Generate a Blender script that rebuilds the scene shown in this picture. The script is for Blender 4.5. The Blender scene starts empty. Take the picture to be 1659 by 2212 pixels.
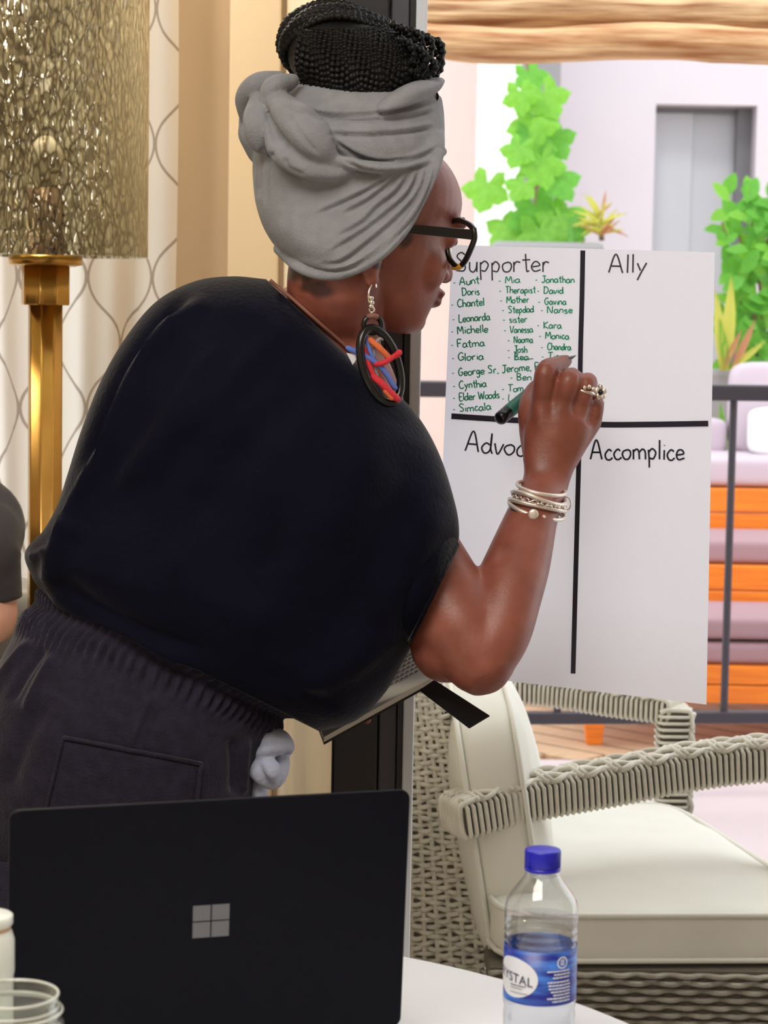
import bpy, bmesh, math, random
import numpy as np
from mathutils import Vector, Matrix, noise
from mathutils.bvhtree import BVHTree
random.seed(7)
S = bpy.context.scene
COL = S.collection
pi = math.pi
# ------------------------------------------------------------------ camera
W, H, F = 1659.0, 2212.0, 4800.0
CAM = Vector((0, 0, 1.43))
PITCH = math.atan((1106 - 650) / F)
ROLL = math.radians(1.0)
RM = Matrix.Rotation(pi / 2 - PITCH, 3, 'X') @ Matrix.Rotation(ROLL, 3, 'Z')
cd = bpy.data.cameras.new('camera')
cam = bpy.data.objects.new('camera', cd)
COL.objects.link(cam)
cam.matrix_world = Matrix.Translation(CAM) @ RM.to_4x4()
cd.sensor_fit = 'HORIZONTAL'
cd.sensor_width = 36
cd.lens = F / W * 36
cd.clip_start = 0.05
cd.dof.use_dof = True
cd.dof.focus_distance = 2.72
cd.dof.aperture_fstop = 16
S.camera = cam
# ------------------------------------------------------------------ sky, sun, exposure
wd = bpy.data.worlds.new('sky')
S.world = wd
wd.use_nodes = True
bg = wd.node_tree.nodes['Background']
bg.inputs[0].default_value = (0.93, 0.965, 1.0, 1)
bg.inputs[1].default_value = 1.4
sl = bpy.data.lights.new('sun', 'SUN')
sl.energy = .8
sl.angle = math.radians(12)
sl.color = (1, .97, .9)
so = bpy.data.objects.new('sun', sl)
COL.objects.link(so)
so.rotation_euler = (math.radians(38), 0, math.radians(-14))
al = bpy.data.lights.new('ceiling_fill_light', 'AREA')  # unseen area light added below the ceiling as warm fill
al.shape = 'RECTANGLE'
al.size, al.size_y = 1.2, 1.2
al.energy = 30
al.color = (1, .94, .86)
ao = bpy.data.objects.new('ceiling_fill_light', al)
COL.objects.link(ao)
ao.location = (-.5, 1.0, 2.72)
S.view_settings.view_transform = 'Standard'
S.view_settings.look = 'None'
S.view_settings.gamma = 1
S.view_settings.use_curve_mapping = False
for nm_, lc_, en_ in (('alcove_fill_light', (-.75, 3.75, 2.7), 11), ('alcove_fill_light', (-1.7, 3.75, 2.7), 5)):
    dl = bpy.data.lights.new(nm_, 'AREA')  # unseen warm lights added to brighten the alcove wall and curtain
    dl.shape = 'DISK'
    dl.size = .25
    dl.energy = en_
    dl.color = (1, .88, .70)
    do = bpy.data.objects.new(nm_, dl)
    COL.objects.link(do)
    do.location = lc_
S.view_settings.exposure = 0.62
S.cycles.transparent_max_bounces = 40
S.cycles.max_bounces = 16

# ------------------------------------------------------------------ helpers
def P(x, y, D):
    d = RM @ Vector(((x - 829.5) / F, -(y - 1106) / F, -1))
    return CAM + d * (D / d.y)

RMn = np.array(RM)
def proj(v):
    l = (v - np.array(CAM)) @ RMn
    return 829.5 + F * l[:, 0] / -l[:, 2], 1106 - F * l[:, 1] / -l[:, 2]

def vdir(x, y):
    return (RM @ Vector(((x - 829.5) / F, -(y - 1106) / F, -1))).normalized()

def cr(pts, m):
    """Catmull-Rom resample of rows to m rows"""
    a = np.array(pts, float)
    if len(a) < 3:
        t = np.linspace(0, 1, m)[:, None]
        return a[0] * (1 - t) + a[-1] * t
    p = np.vstack([2 * a[0] - a[1], a, 2 * a[-1] - a[-2]])
    out = []
    for t in np.linspace(0, len(a) - 1, m):
        i = min(int(t), len(a) - 2)
        u = t - i
        p0, p1, p2, p3 = p[i:i + 4]
        out.append(.5 * (2 * p1 + (p2 - p0) * u + (2 * p0 - 5 * p1 + 4 * p2 - p3) * u * u + (3 * p1 - p0 - 3 * p2 + p3) * u ** 3))
    return np.array(out)

class B:
    def __init__(s):
        s.v = []
        s.f = []
    def add(s, vs, fs):
        o = len(s.v)
        s.v += [tuple(p) for p in vs]
        s.f += [tuple(i + o for i in q) for q in fs]
        return s
    def loft(s, rings, caps=True, closed=True):
        n = len(rings[0])
        vs = [p for r in rings for p in r]
        fs = []
        for i in range(len(rings) - 1):
            for j in range(n if closed else n - 1):
                k = (j + 1) % n
                fs.append((i * n + j, i * n + k, (i + 1) * n + k, (i + 1) * n + j))
        if caps and closed:
            fs.append(tuple(range(n - 1, -1, -1)))
            fs.append(tuple(range((len(rings) - 1) * n, len(rings) * n)))
        return s.add(vs, fs)
    def tube(s, path, r, n=8, caps=True, m=None, closed=False, flat=1.0, up=None, dome=False):
        """sweep along path; r is a radius or list; flat squashes the cross-section along its second axis"""
        path = [Vector(p) for p in path]
        rr = list(r) if hasattr(r, '__len__') else [r] * len(path)
        if m:
            q = cr([(p.x, p.y, p.z, a) for p, a in zip(path, rr)], m)
            path = [Vector(x[:3]) for x in q]
            rr = [max(1e-5, x[3]) for x in q]
        if dome and not closed:
            t0 = (path[0] - path[1]).normalized()
            t1 = (path[-1] - path[-2]).normalized()
            r0, r1 = rr[0], rr[-1]
            path = [path[0] + t0 * r0 * .95, path[0] + t0 * r0 * .7] + path + [path[-1] + t1 * r1 * .7, path[-1] + t1 * r1 * .95]
            rr = [r0 * .3, r0 * .72] + rr + [r1 * .72, r1 * .3]
        N = len(path)
        rings = []
        nrm = None
        for i in range(N):
            if closed:
                t = path[(i + 1) % N] - path[i - 1]
            else:
                t = path[min(i + 1, N - 1)] - path[max(i - 1, 0)]
            t.normalize()
            if up is not None:
                nrm = Vector(up)
            elif nrm is None:
                nrm = Vector((0, 0, 1)) if abs(t.z) < .9 else Vector((1, 0, 0))
            nrm = (nrm - t * nrm.dot(t)).normalized()
            b = t.cross(nrm)
            rings.append([path[i] + b * (rr[i] * math.cos(a)) + nrm * (rr[i] * flat * math.sin(a))
                          for a in (2 * pi * k / n for k in range(n))])
        if closed:
            rings.append(rings[0])
            return s.loft(rings, caps=False)
        return s.loft(rings, caps=caps)
    def ell(s, c, r, R=None, nu=16, nv=10):
        c = Vector(c)
        if not hasattr(r, '__len__'):
            r = (r, r, r)
        vs, fs = [], []
        for i in range(nv + 1):
            th = pi * i / nv
            for j in range(nu):
                ph = 2 * pi * j / nu
                p = Vector((r[0] * math.sin(th) * math.cos(ph), r[1] * math.sin(th) * math.sin(ph), r[2] * math.cos(th)))
                vs.append(c + (R @ p if R else p))
        for i in range(nv):
            for j in range(nu):
                k = (j + 1) % nu
                fs.append((i * nu + j, (i + 1) * nu + j, (i + 1) * nu + k, i * nu + k))
        return s.add(vs, fs)
    def box(s, lo, hi, R=None, c=None):
        vs = [Vector((x, y, z)) for x in (lo[0], hi[0]) for y in (lo[1], hi[1]) for z in (lo[2], hi[2])]
        if R is not None:
            vs = [Vector(c) + R @ v for v in vs]
        return s.add(vs, [(0, 1, 3, 2), (4, 6, 7, 5), (0, 4, 5, 1), (2, 3, 7, 6), (0, 2, 6, 4), (1, 5, 7, 3)])
    def hexa(s, a, b):
        """solid between quads a and b (4 points each)"""
        return s.add(list(a) + list(b), [(3, 2, 1, 0), (4, 5, 6, 7), (0, 1, 5, 4), (1, 2, 6, 5), (2, 3, 7, 6), (3, 0, 4, 7)])
    def lathe(s, prof, c=(0, 0, 0), n=32, mod=None, caps=True):
        c = Vector(c)
        rings = []
        for r, z in prof:
            rings.append([c + Vector(((r * (mod(a) if mod else 1)) * math.cos(a), (r * (mod(a) if mod else 1)) * math.sin(a), z))
                          for a in (2 * pi * k / n for k in range(n))])
        return s.loft(rings, caps=caps)
    def cushion(s, c, ax, ay, az, p=6, puff=.25, n=14, wr=0.0, seed=0):
        c, ax, ay, az = Vector(c), Vector(ax), Vector(ay), Vector(az)
        vs, fs, idx = [], [], {}
        g = [math.sin(-pi / 2 + pi * i / n) for i in range(n + 1)]
        def vid(q):
            k = tuple(round(t, 5) for t in q)
            if k not in idx:
                m = (abs(q[0]) ** p + abs(q[1]) ** p + abs(q[2]) ** p) ** (1 / p)
                x, y, z = (t / m for t in q)
                z *= 1 + puff * (1 - x * x) * (1 - y * y)
                w = c + ax * x + ay * y + az * z
                if wr:
                    w += az.normalized() * wr * noise.noise(Vector((x * 1.7 + seed, y * 4, z)))
                idx[k] = len(vs)
                vs.append(w)
            return idx[k]
        for axis in range(3):
            for sg in (-1, 1):
                for i in range(n):
                    for j in range(n):
                        q = []
                        for a, b in ((i, j), (i + 1, j), (i + 1, j + 1), (i, j + 1)):
                            t = [0, 0, 0]
                            t[axis] = sg
                            t[(axis + 1) % 3] = g[a]
                            t[(axis + 2) % 3] = g[b]
                            q.append(vid(t))
                        fs.append(tuple(q if sg > 0 else q[::-1]))
        return s.add(vs, fs)
    def mesh(s, name, off=(0, 0, 0)):
        me = bpy.data.meshes.new(name)
        o = Vector(off)
        me.from_pydata([Vector(p) - o for p in s.v], [], s.f)
        me.validate()
        me.update()
        return me

def root_loc(p):
    while p.parent:
        p = p.parent
    return Vector(p.location)

def put(name, me, mat, parent=None, smooth=True, bevel=0):
    o = bpy.data.objects.new(name, me)
    COL.objects.link(o)
    if mat:
        me.materials.clear()
        me.materials.append(mat)
    if parent:
        o.parent = parent
    if smooth:
        me.polygons.foreach_set('use_smooth', [True] * len(me.polygons))
    if bevel:
        m = o.modifiers.new('bevel', 'BEVEL')
        m.width = bevel
        m.segments = 2
        m.limit_method = 'ANGLE'
    return o

def obj(name, b, mat, parent=None, smooth=True, bevel=0, label=None):
    off = root_loc(parent) if parent else (0, 0, 0)
    bm = bmesh.new()
    me = b.mesh(name, off)
    bm.from_mesh(me)
    bmesh.ops.recalc_face_normals(bm, faces=bm.faces)
    bm.to_mesh(me)
    bm.free()
    o = put(name, me, mat, parent, smooth, bevel)
    if label:
        o['label'] = label
    return o

def tag(o, label, cat, group=None, kind=None):
    o['label'] = label
    o['category'] = cat
    if group:
        o['group'] = group
    if kind:
        o['kind'] = kind
    return o

def thing(name, label, cat, loc, group=None):
    o = bpy.data.objects.new(name, None)
    COL.objects.link(o)
    o.location = loc
    o.empty_display_size = .05
    return tag(o, label, cat, group)

def struct(name, b, mat, parent=None, bevel=0, smooth=False, label=None):
    o = obj(name, b, mat, parent, smooth, bevel)
    if not parent:
        o['kind'] = 'structure'
    if label:
        o['label'] = label
    return o

def inst(name, me, mat4, parent):
    o = bpy.data.objects.new(name, me)
    COL.objects.link(o)
    o.parent = parent
    o.matrix_basis = Matrix.Translation(-root_loc(parent)) @ mat4
    return o

def remesh(b, vox, it=4, fac=.5):
    me = b.mesh('tmp')
    o = bpy.data.objects.new('tmp', me)
    COL.objects.link(o)
    bm = bmesh.new()
    bm.from_mesh(me)
    bmesh.ops.recalc_face_normals(bm, faces=bm.faces)
    bm.to_mesh(me)
    bm.free()
    m = o.modifiers.new('r', 'REMESH')
    m.mode = 'VOXEL'
    m.voxel_size = vox
    if it:
        k = o.modifiers.new('s', 'SMOOTH')
        k.iterations = it
        k.factor = fac
    dg = bpy.context.evaluated_depsgraph_get()
    dg.update()
    out = bpy.data.meshes.new_from_object(o.evaluated_get(dg))
    bpy.data.objects.remove(o)
    bpy.data.meshes.remove(me)
    return out

def vget(me):
    a = np.empty(len(me.vertices) * 3)
    me.vertices.foreach_get('co', a)
    return a.reshape(-1, 3)

def nget(me):
    a = np.empty(len(me.vertices) * 3)
    me.vertices.foreach_get('normal', a)
    return a.reshape(-1, 3)

def vset(me, a):
    me.vertices.foreach_set('co', np.ascontiguousarray(a).ravel())
    me.update()

def pdist(px, py, poly):
    """distance in px and parameter 0..1 along the polyline"""
    best = np.full(px.shape, 1e9)
    par = np.zeros(px.shape)
    q = cr(poly, max(12, len(poly) * 5))
    n = len(q) - 1
    for i in range(n):
        a, b = q[i], q[i + 1]
        d = b - a
        L = max(1e-6, d @ d)
        t = np.clip(((px - a[0]) * d[0] + (py - a[1]) * d[1]) / L, 0, 1)
        e = np.hypot(px - a[0] - t * d[0], py - a[1] - t * d[1])
        k = e < best
        best[k] = e[k]
        par[k] = (i + t[k]) / n
    return best, par

def folds(me, lines, near=True):
    """push cloth in or out along fold lines: (polyline, amount in m, width in px)"""
    v = vget(me)
    nn = nget(me)
    px, py = proj(v)
    vd = v - np.array(CAM)
    vd /= np.linalg.norm(vd, axis=1)[:, None]
    facing = np.clip(-(nn * vd).sum(1) * 3, 0, 1)
    disp = np.zeros(len(v))
    for poly, amp, w in lines:
        d, t = pdist(px, py, poly)
        tp = np.clip(np.minimum(t, 1 - t) * 7, 0.0, 1)
        disp += amp * np.exp(-(d / w) ** 2) * tp
    vset(me, v + nn * (disp * facing)[:, None])

def ring(L, R, D, t, n=64, p=2.0, Rh=None, DR=None):
    """one cross-section seen edge to edge between two outline points, t = half thickness; Rh cuts a wider ellipse at R"""
    a = P(L[0], L[1], D)
    Rr = Rh or R
    b = P(Rr[0], Rr[1], DR if DR else D)
    c = (a + b) / 2
    h = (b - a) / 2
    dv = vdir((L[0] + Rr[0]) / 2, (L[1] + Rr[1]) / 2)
    lim = 1.0
    if Rh:
        lim = ((R[0] - (L[0] + Rh[0]) / 2)) / ((Rh[0] - L[0]) / 2)
    out = []
    for k in range(n):
        th = 2 * pi * k / n
        cs, sn = math.cos(th), math.sin(th)
        x = math.copysign(abs(cs) ** (2 / p), cs)
        y = math.copysign(abs(sn) ** (2 / p), sn)
        if x > lim:
            y = math.copysign((1 - abs(lim) ** p) ** (1 / p), sn) if abs(sn) > 1e-6 else 0
            x = lim
        out.append(c + h * x + dv * (t * y))
    return out

def sections(rows, m):
    """rows: Lx,Ly,Rx,Ry,D,t"""
    return [((q[0], q[1]), (q[2], q[3]), q[4], q[5]) for q in cr(rows, m)]

# ------------------------------------------------------------------ materials
def mat(name, col, rough=.5, metal=0, noise_amt=0, noise_scale=20, bump=0, bump_scale=60, sheen=0, spec=.5,
        stretch=None, col2=None, trans=0, coat=0, subs=0):
    m = bpy.data.materials.new(name)
    m.use_nodes = True
    nt = m.node_tree
    p = nt.nodes['Principled BSDF']
    p.inputs['Base Color'].default_value = (*col, 1)
    p.inputs['Roughness'].default_value = rough
    p.inputs['Metallic'].default_value = metal
    p.inputs['Specular IOR Level'].default_value = spec
    if sheen:
        p.inputs['Sheen Weight'].default_value = sheen
        p.inputs['Sheen Roughness'].default_value = .35
    if coat:
        p.inputs['Coat Weight'].default_value = coat
    if subs:
        p.inputs['Subsurface Weight'].default_value = subs
        p.inputs['Subsurface Scale'].default_value = .01
    tc = nt.nodes.new('ShaderNodeTexCoord')
    src = tc.outputs['Object']
    if stretch:
        mp = nt.nodes.new('ShaderNodeMapping')
        mp.inputs['Scale'].default_value = stretch
        nt.links.new(src, mp.inputs[0])
        src = mp.outputs[0]
    if noise_amt or col2:
        n = nt.nodes.new('ShaderNodeTexNoise')
        n.inputs['Scale'].default_value = noise_scale
        n.inputs['Detail'].default_value = 5
        nt.links.new(src, n.inputs['Vector'])
        mx = nt.nodes.new('ShaderNodeMix')
        mx.data_type = 'RGBA'
        c2 = col2 or tuple(c * (1 - noise_amt) for c in col)
        mx.inputs[6].default_value = (*col, 1)
        mx.inputs[7].default_value = (*c2, 1)
        rp = nt.nodes.new('ShaderNodeMapRange')
        rp.inputs[1].default_value = .35
        rp.inputs[2].default_value = .65
        nt.links.new(n.outputs[0], rp.inputs[0])
        nt.links.new(rp.outputs[0], mx.inputs[0])
        nt.links.new(mx.outputs[2], p.inputs['Base Color'])
    if bump:
        n = nt.nodes.new('ShaderNodeTexNoise')
        n.inputs['Scale'].default_value = bump_scale
        n.inputs['Detail'].default_value = 4
        nt.links.new(src, n.inputs['Vector'])
        bp = nt.nodes.new('ShaderNodeBump')
        bp.inputs['Strength'].default_value = bump
        bp.inputs['Distance'].default_value = .01
        nt.links.new(n.outputs[0], bp.inputs['Height'])
        nt.links.new(bp.outputs[0], p.inputs['Normal'])
    if trans:
        out = nt.nodes['Material Output']
        tr = nt.nodes.new('ShaderNodeBsdfTranslucent')
        tr.inputs[0].default_value = (*col, 1)
        ms = nt.nodes.new('ShaderNodeMixShader')
        ms.inputs[0].default_value = trans
        nt.links.new(p.outputs[0], ms.inputs[1])
        nt.links.new(tr.outputs[0], ms.inputs[2])
        nt.links.new(ms.outputs[0], out.inputs[0])
        m['tr'] = 1
    return m

def glass(name, tint=(1, 1, 1), refl=.06, ior=1.45):
    """thin clear glass: passes light straight on and mirrors a little at grazing angles"""
    m = bpy.data.materials.new(name)
    m.use_nodes = True
    nt = m.node_tree
    nt.nodes.remove(nt.nodes['Principled BSDF'])
    out = nt.nodes['Material Output']
    tr = nt.nodes.new('ShaderNodeBsdfTransparent')
    tr.inputs[0].default_value = (*tint, 1)
    gl = nt.nodes.new('ShaderNodeBsdfGlossy')
    gl.inputs['Roughness'].default_value = .02
    fr = nt.nodes.new('ShaderNodeLayerWeight')
    fr.inputs[0].default_value = .5
    pw = nt.nodes.new('ShaderNodeMath')
    pw.operation = 'POWER'
    pw.inputs[1].default_value = 4
    nt.links.new(fr.outputs['Facing'], pw.inputs[0])
    ml = nt.nodes.new('ShaderNodeMath')
    ml.operation = 'MULTIPLY_ADD'
    ml.inputs[1].default_value = min(1, refl * 8)
    ml.inputs[2].default_value = refl * .6
    ml.use_clamp = True
    ms = nt.nodes.new('ShaderNodeMixShader')
    nt.links.new(pw.outputs[0], ml.inputs[0])
    nt.links.new(ml.outputs[0], ms.inputs[0])
    nt.links.new(tr.outputs[0], ms.inputs[1])
    nt.links.new(gl.outputs[0], ms.inputs[2])
    nt.links.new(ms.outputs[0], out.inputs[0])
    return m

M = {}
M['cream_wall'] = mat('cream_wall', (.88, .79, .62), .7, noise_amt=.06, noise_scale=3)
M['tan_wall'] = mat('tan_wall', (.60, .46, .32), .7, noise_amt=.1, noise_scale=3)
M['ceiling'] = mat('ceiling_paint', (.85, .82, .76), .8)
M['floor'] = mat('floor_stone', (.42, .36, .30), .5, noise_amt=.2, noise_scale=6)
M['frame_black'] = mat('frame_black', (.012, .012, .018), .35)
M['frame_grey'] = mat('frame_grey', (.075, .075, .10), .4)
M['frame_white'] = mat('frame_white', (.78, .84, .95), .35)
M['pane'] = glass('door_glass', (.985, .99, .99), .03)
M['brass'] = mat('brass', (.62, .36, .10), .28, 1, noise_amt=.2, noise_scale=8)
M['paper'] = mat('paper', (.86, .87, .96), .75, trans=.5)
M['ink_black'] = mat('ink_black', (.012, .01, .03), .6)
M['ink_thin'] = mat('ink_grey', (.05, .05, .06), .6)
M['ink_green'] = mat('ink_green', (.02, .40, .22), .6)
M['velvet'] = mat('navy_velvet', (.0035, .004, .013), .8, sheen=.16, spec=.08, noise_amt=.3, noise_scale=14, bump=.15, bump_scale=160)
M['trouser'] = mat('charcoal_cotton', (.023, .020, .038), .85, sheen=.2, spec=.2, noise_amt=.35, noise_scale=70, bump=.3, bump_scale=350)
M['sash'] = mat('pale_blue_cotton', (.42, .45, .58), .8, bump=.3, bump_scale=90)
M['scarf'] = mat('grey_jersey', (.30, .305, .325), .9, sheen=.1, spec=.1, noise_amt=.12, noise_scale=60, bump=.25, bump_scale=500)
M['hair'] = mat('black_hair', (.003, .0027, .003), .5, spec=.25, noise_amt=.3, noise_scale=300)
M['plastic_black'] = mat('glossy_black', (.006, .006, .007), .25)
M['tortoise'] = mat('tortoise', (.010, .009, .008), .22)
M['tortoise_dark'] = mat('tortoise_dark', (.010, .009, .008), .25)
M['lens'] = glass('spectacle_glass', (.97, .97, .93), .05)
M['silver'] = mat('silver', (.82, .74, .66), .22, 1)
M['silver_matt'] = mat('silver_matt', (.86, .78, .70), .4, .6)
M['blue_thread'] = mat('blue_thread', (.12, .20, .62), .7, bump=.4, bump_scale=900)
M['red_thread'] = mat('red_thread', (.72, .03, .05), .7, bump=.4, bump_scale=900)
M['orange_thread'] = mat('orange_thread', (.80, .17, .05), .7, bump=.4, bump_scale=900)
M['shell'] = mat('white_shell', (.75, .74, .78), .4)
M['cord'] = mat('brown_cord', (.24, .10, .07), .6)
M['marker_green'] = mat('marker_green', (.03, .16, .12), .35)
M['nail'] = mat('nail_black', (.02, .012, .015), .15)
M['eye'] = mat('eye_white', (.75, .72, .68), .2)
M['iris'] = mat('iris_brown', (.03, .015, .008), .15)
M['laptop'] = mat('laptop_black', (.0014, .0018, .0065), .5, .0, noise_amt=.2, noise_scale=60, spec=.14)
M['logo'] = mat('logo_grey', (.16, .16, .17), .3, .6)
M['screen'] = mat('screen_black', (.01, .01, .012), .1)
M['table'] = mat('white_table_top', (.82, .82, .85), .3)
M['table_leg'] = mat('table_leg_grey', (.35, .35, .36), .4, .5)
M['wicker'] = mat('pale_wicker', (.74, .70, .60), .55, noise_amt=.2, noise_scale=25)
M['wicker_dark'] = mat('wicker_backing', (.13, .11, .08), .8)
M['wicker_shaded'] = mat('shaded_wicker', (.40, .37, .31), .6, noise_amt=.3, noise_scale=40)  # same wicker, darkened for the shade below the seat cushion
M['cushion'] = mat('ivory_canvas', (.78, .76, .68), .85, bump=.25, bump_scale=7, noise_amt=.05, noise_scale=8)
M['piping'] = mat('ivory_piping', (.76, .74, .66), .8)
M['pet'] = glass('bottle_plastic', (.965, .975, .985), .15, 1.5)
M['blue_cap'] = mat('blue_cap', (.012, .012, .46), .35, spec=.5)
M['label_white'] = mat('label_white', (.82, .84, .90), .4)
M['label_ink'] = mat('label_ink', (.02, .03, .10), .4)
M['jar'] = glass('jar_glass', (.93, .95, .92), .16, 1.52)
M['canister'] = mat('canister_white', (.78, .80, .74), .35, noise_amt=.05)
M['canister_band'] = mat('canister_band', (.62, .36, .2), .4)
M['metal_rail'] = mat('rail_black', (.03, .026, .04), .4)
M['log'] = mat('log_wood', (.38, .14, .04), .7, col2=(.80, .52, .28), noise_scale=5, stretch=(.7, 9, 9), bump=.8, bump_scale=9)
M['log2'] = mat('log_wood_dark', (.26, .10, .03), .75, col2=(.74, .50, .28), noise_scale=5, stretch=(.6, 8, 8), bump=.8, bump_scale=9)
M['white_wall'] = mat('white_plaster', (.66, .61, .66), .8, noise_amt=.04, noise_scale=2)
M['column_white'] = mat('column_white', (.9, .9, .9), .8)
M['pink_wall'] = mat('pink_plaster', (.80, .62, .58), .8, noise_amt=.05, noise_scale=2)
M['pier_grey'] = mat('pier_grey', (.30, .29, .31), .8)
M['door_grey'] = mat('door_grey', (.50, .51, .55), .3)
M['door_dark'] = mat('door_dark', (.16, .16, .18), .4)
M['teak'] = mat('orange_teak', (.92, .25, .012), .5, col2=(.76, .17, .008), noise_scale=6, stretch=(1, 8, 14))
M['mauve'] = mat('mauve_canvas', (.36, .22, .25), .85)
M['mauve_pale'] = mat('pale_mauve_canvas', (.54, .45, .52), .85)
M['white_pillow'] = mat('white_pillow', (.85, .85, .84), .85)
M['deck'] = mat('deck_wood', (.62, .42, .26), .6, col2=(.46, .29, .17), noise_scale=5, stretch=(9, .8, 1))
M['tile'] = mat('terrace_tile', (.58, .49, .51), .5, noise_amt=.06, noise_scale=2)
M['leaf'] = mat('leaf_lime', (.24, .60, .05), .5, trans=.45, noise_amt=.25, noise_scale=9)
M['leaf2'] = mat('leaf_green', (.16, .52, .05), .5, trans=.45, noise_amt=.3, noise_scale=9)
M['leaf_y'] = mat('leaf_yellow', (.62, .60, .10), .5, trans=.4)
M['leaf_r'] = mat('leaf_rust', (.55, .24, .12), .5, trans=.3)
M['stem'] = mat('stem_brown', (.20, .15, .06), .8)
M['planter'] = mat('planter_grey', (.30, .29, .30), .7)
M['sleeve_grey'] = mat('charcoal_jersey', (.045, .045, .062), .85, sheen=.15)
M['book_cover'] = mat('book_black', (.004, .004, .005), .6)
M['page'] = mat('page_cream', (.74, .70, .62), .8)

def skin_mat(name, base, deep):
    m = bpy.data.materials.new(name)
    m.use_nodes = True
    nt = m.node_tree
    p = nt.nodes['Principled BSDF']
    at = nt.nodes.new('ShaderNodeAttribute')
    at.attribute_name = 'tone'
    n = nt.nodes.new('ShaderNodeTexNoise')
    n.inputs['Scale'].default_value = 28
    n.inputs['Detail'].default_value = 5
    tc = nt.nodes.new('ShaderNodeTexCoord')
    nt.links.new(tc.outputs['Object'], n.inputs['Vector'])
    m1 = nt.nodes.new('ShaderNodeMix')
    m1.data_type = 'RGBA'
    m1.inputs[6].default_value = (*base, 1)
    m1.inputs[7].default_value = (*deep, 1)
    rp = nt.nodes.new('ShaderNodeMapRange')
    rp.inputs[1].default_value = .35
    rp.inputs[2].default_value = .7
    nt.links.new(n.outputs[0], rp.inputs[0])
    nt.links.new(rp.outputs[0], m1.inputs[0])
    m2 = nt.nodes.new('ShaderNodeMix')
    m2.data_type = 'RGBA'
    m2.blend_type = 'MULTIPLY'
    m2.inputs[0].default_value = 1
    nt.links.new(m1.outputs[2], m2.inputs[6])
    nt.links.new(at.outputs['Color'], m2.inputs[7])
    nt.links.new(m2.outputs[2], p.inputs['Base Color'])
    p.inputs['Roughness'].default_value = .42
    p.inputs['Subsurface Weight'].default_value = .12
    p.inputs['Subsurface Radius'].default_value = (1, .35, .2)
    p.inputs['Subsurface Scale'].default_value = .008
    n2 = nt.nodes.new('ShaderNodeTexNoise')
    n2.inputs['Scale'].default_value = 260
    nt.links.new(tc.outputs['Object'], n2.inputs['Vector'])
    bp = nt.nodes.new('ShaderNodeBump')
    bp.inputs['Strength'].default_value = .12
    bp.inputs['Distance'].default_value = .002
    nt.links.new(n2.outputs[0], bp.inputs['Height'])
    nt.links.new(bp.outputs[0], p.inputs['Normal'])
    return m
M['skin'] = skin_mat('brown_skin', (.30, .092, .060), (.21, .058, .038))
M['skin_light'] = skin_mat('light_skin', (.75, .42, .36), (.70, .36, .30))

def curtain_mat():
    m = mat('patterned_sheer', (.80, .76, .70), .85, trans=.7)
    nt = m.node_tree
    tc = nt.nodes.new('ShaderNodeTexCoord')
    sp = nt.nodes.new('ShaderNodeSeparateXYZ')
    nt.links.new(tc.outputs['UV'], sp.inputs[0])
    def mth(op, a, b=None, clamp=False):
        n = nt.nodes.new('ShaderNodeMath')
        n.operation = op
        n.use_clamp = clamp
        for i, x in enumerate((a, b)):
            if x is None:
                continue
            if isinstance(x, (int, float)):
                n.inputs[i].default_value = x
            else:
                nt.links.new(x, n.inputs[i])
        return n.outputs[0]
    u = mth('DIVIDE', sp.outputs[0], .17)
    s = mth('MULTIPLY', mth('SINE', mth('MULTIPLY', sp.outputs[1], 2 * pi / .255)), .235)
    def near(x):
        d = mth('PINGPONG', x, .5)
        return mth('LESS_THAN', d, .022)
    l1 = near(mth('SUBTRACT', u, s))
    l2 = near(mth('ADD', mth('SUBTRACT', u, .5), s))
    ln = mth('MULTIPLY', mth('MAXIMUM', l1, l2), .85)
    mx = nt.nodes.new('ShaderNodeMix')
    mx.data_type = 'RGBA'
    mx.inputs[6].default_value = (.82, .77, .69, 1)
    mx.inputs[7].default_value = (.34, .27, .21, 1)
    nt.links.new(ln, mx.inputs[0])
    for n in nt.nodes:
        if n.type == 'BSDF_PRINCIPLED':
            nt.links.new(mx.outputs[2], n.inputs['Base Color'])
        if n.type == 'BSDF_TRANSLUCENT':
            nt.links.new(mx.outputs[2], n.inputs[0])
    return m
M['curtain'] = curtain_mat()

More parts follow.
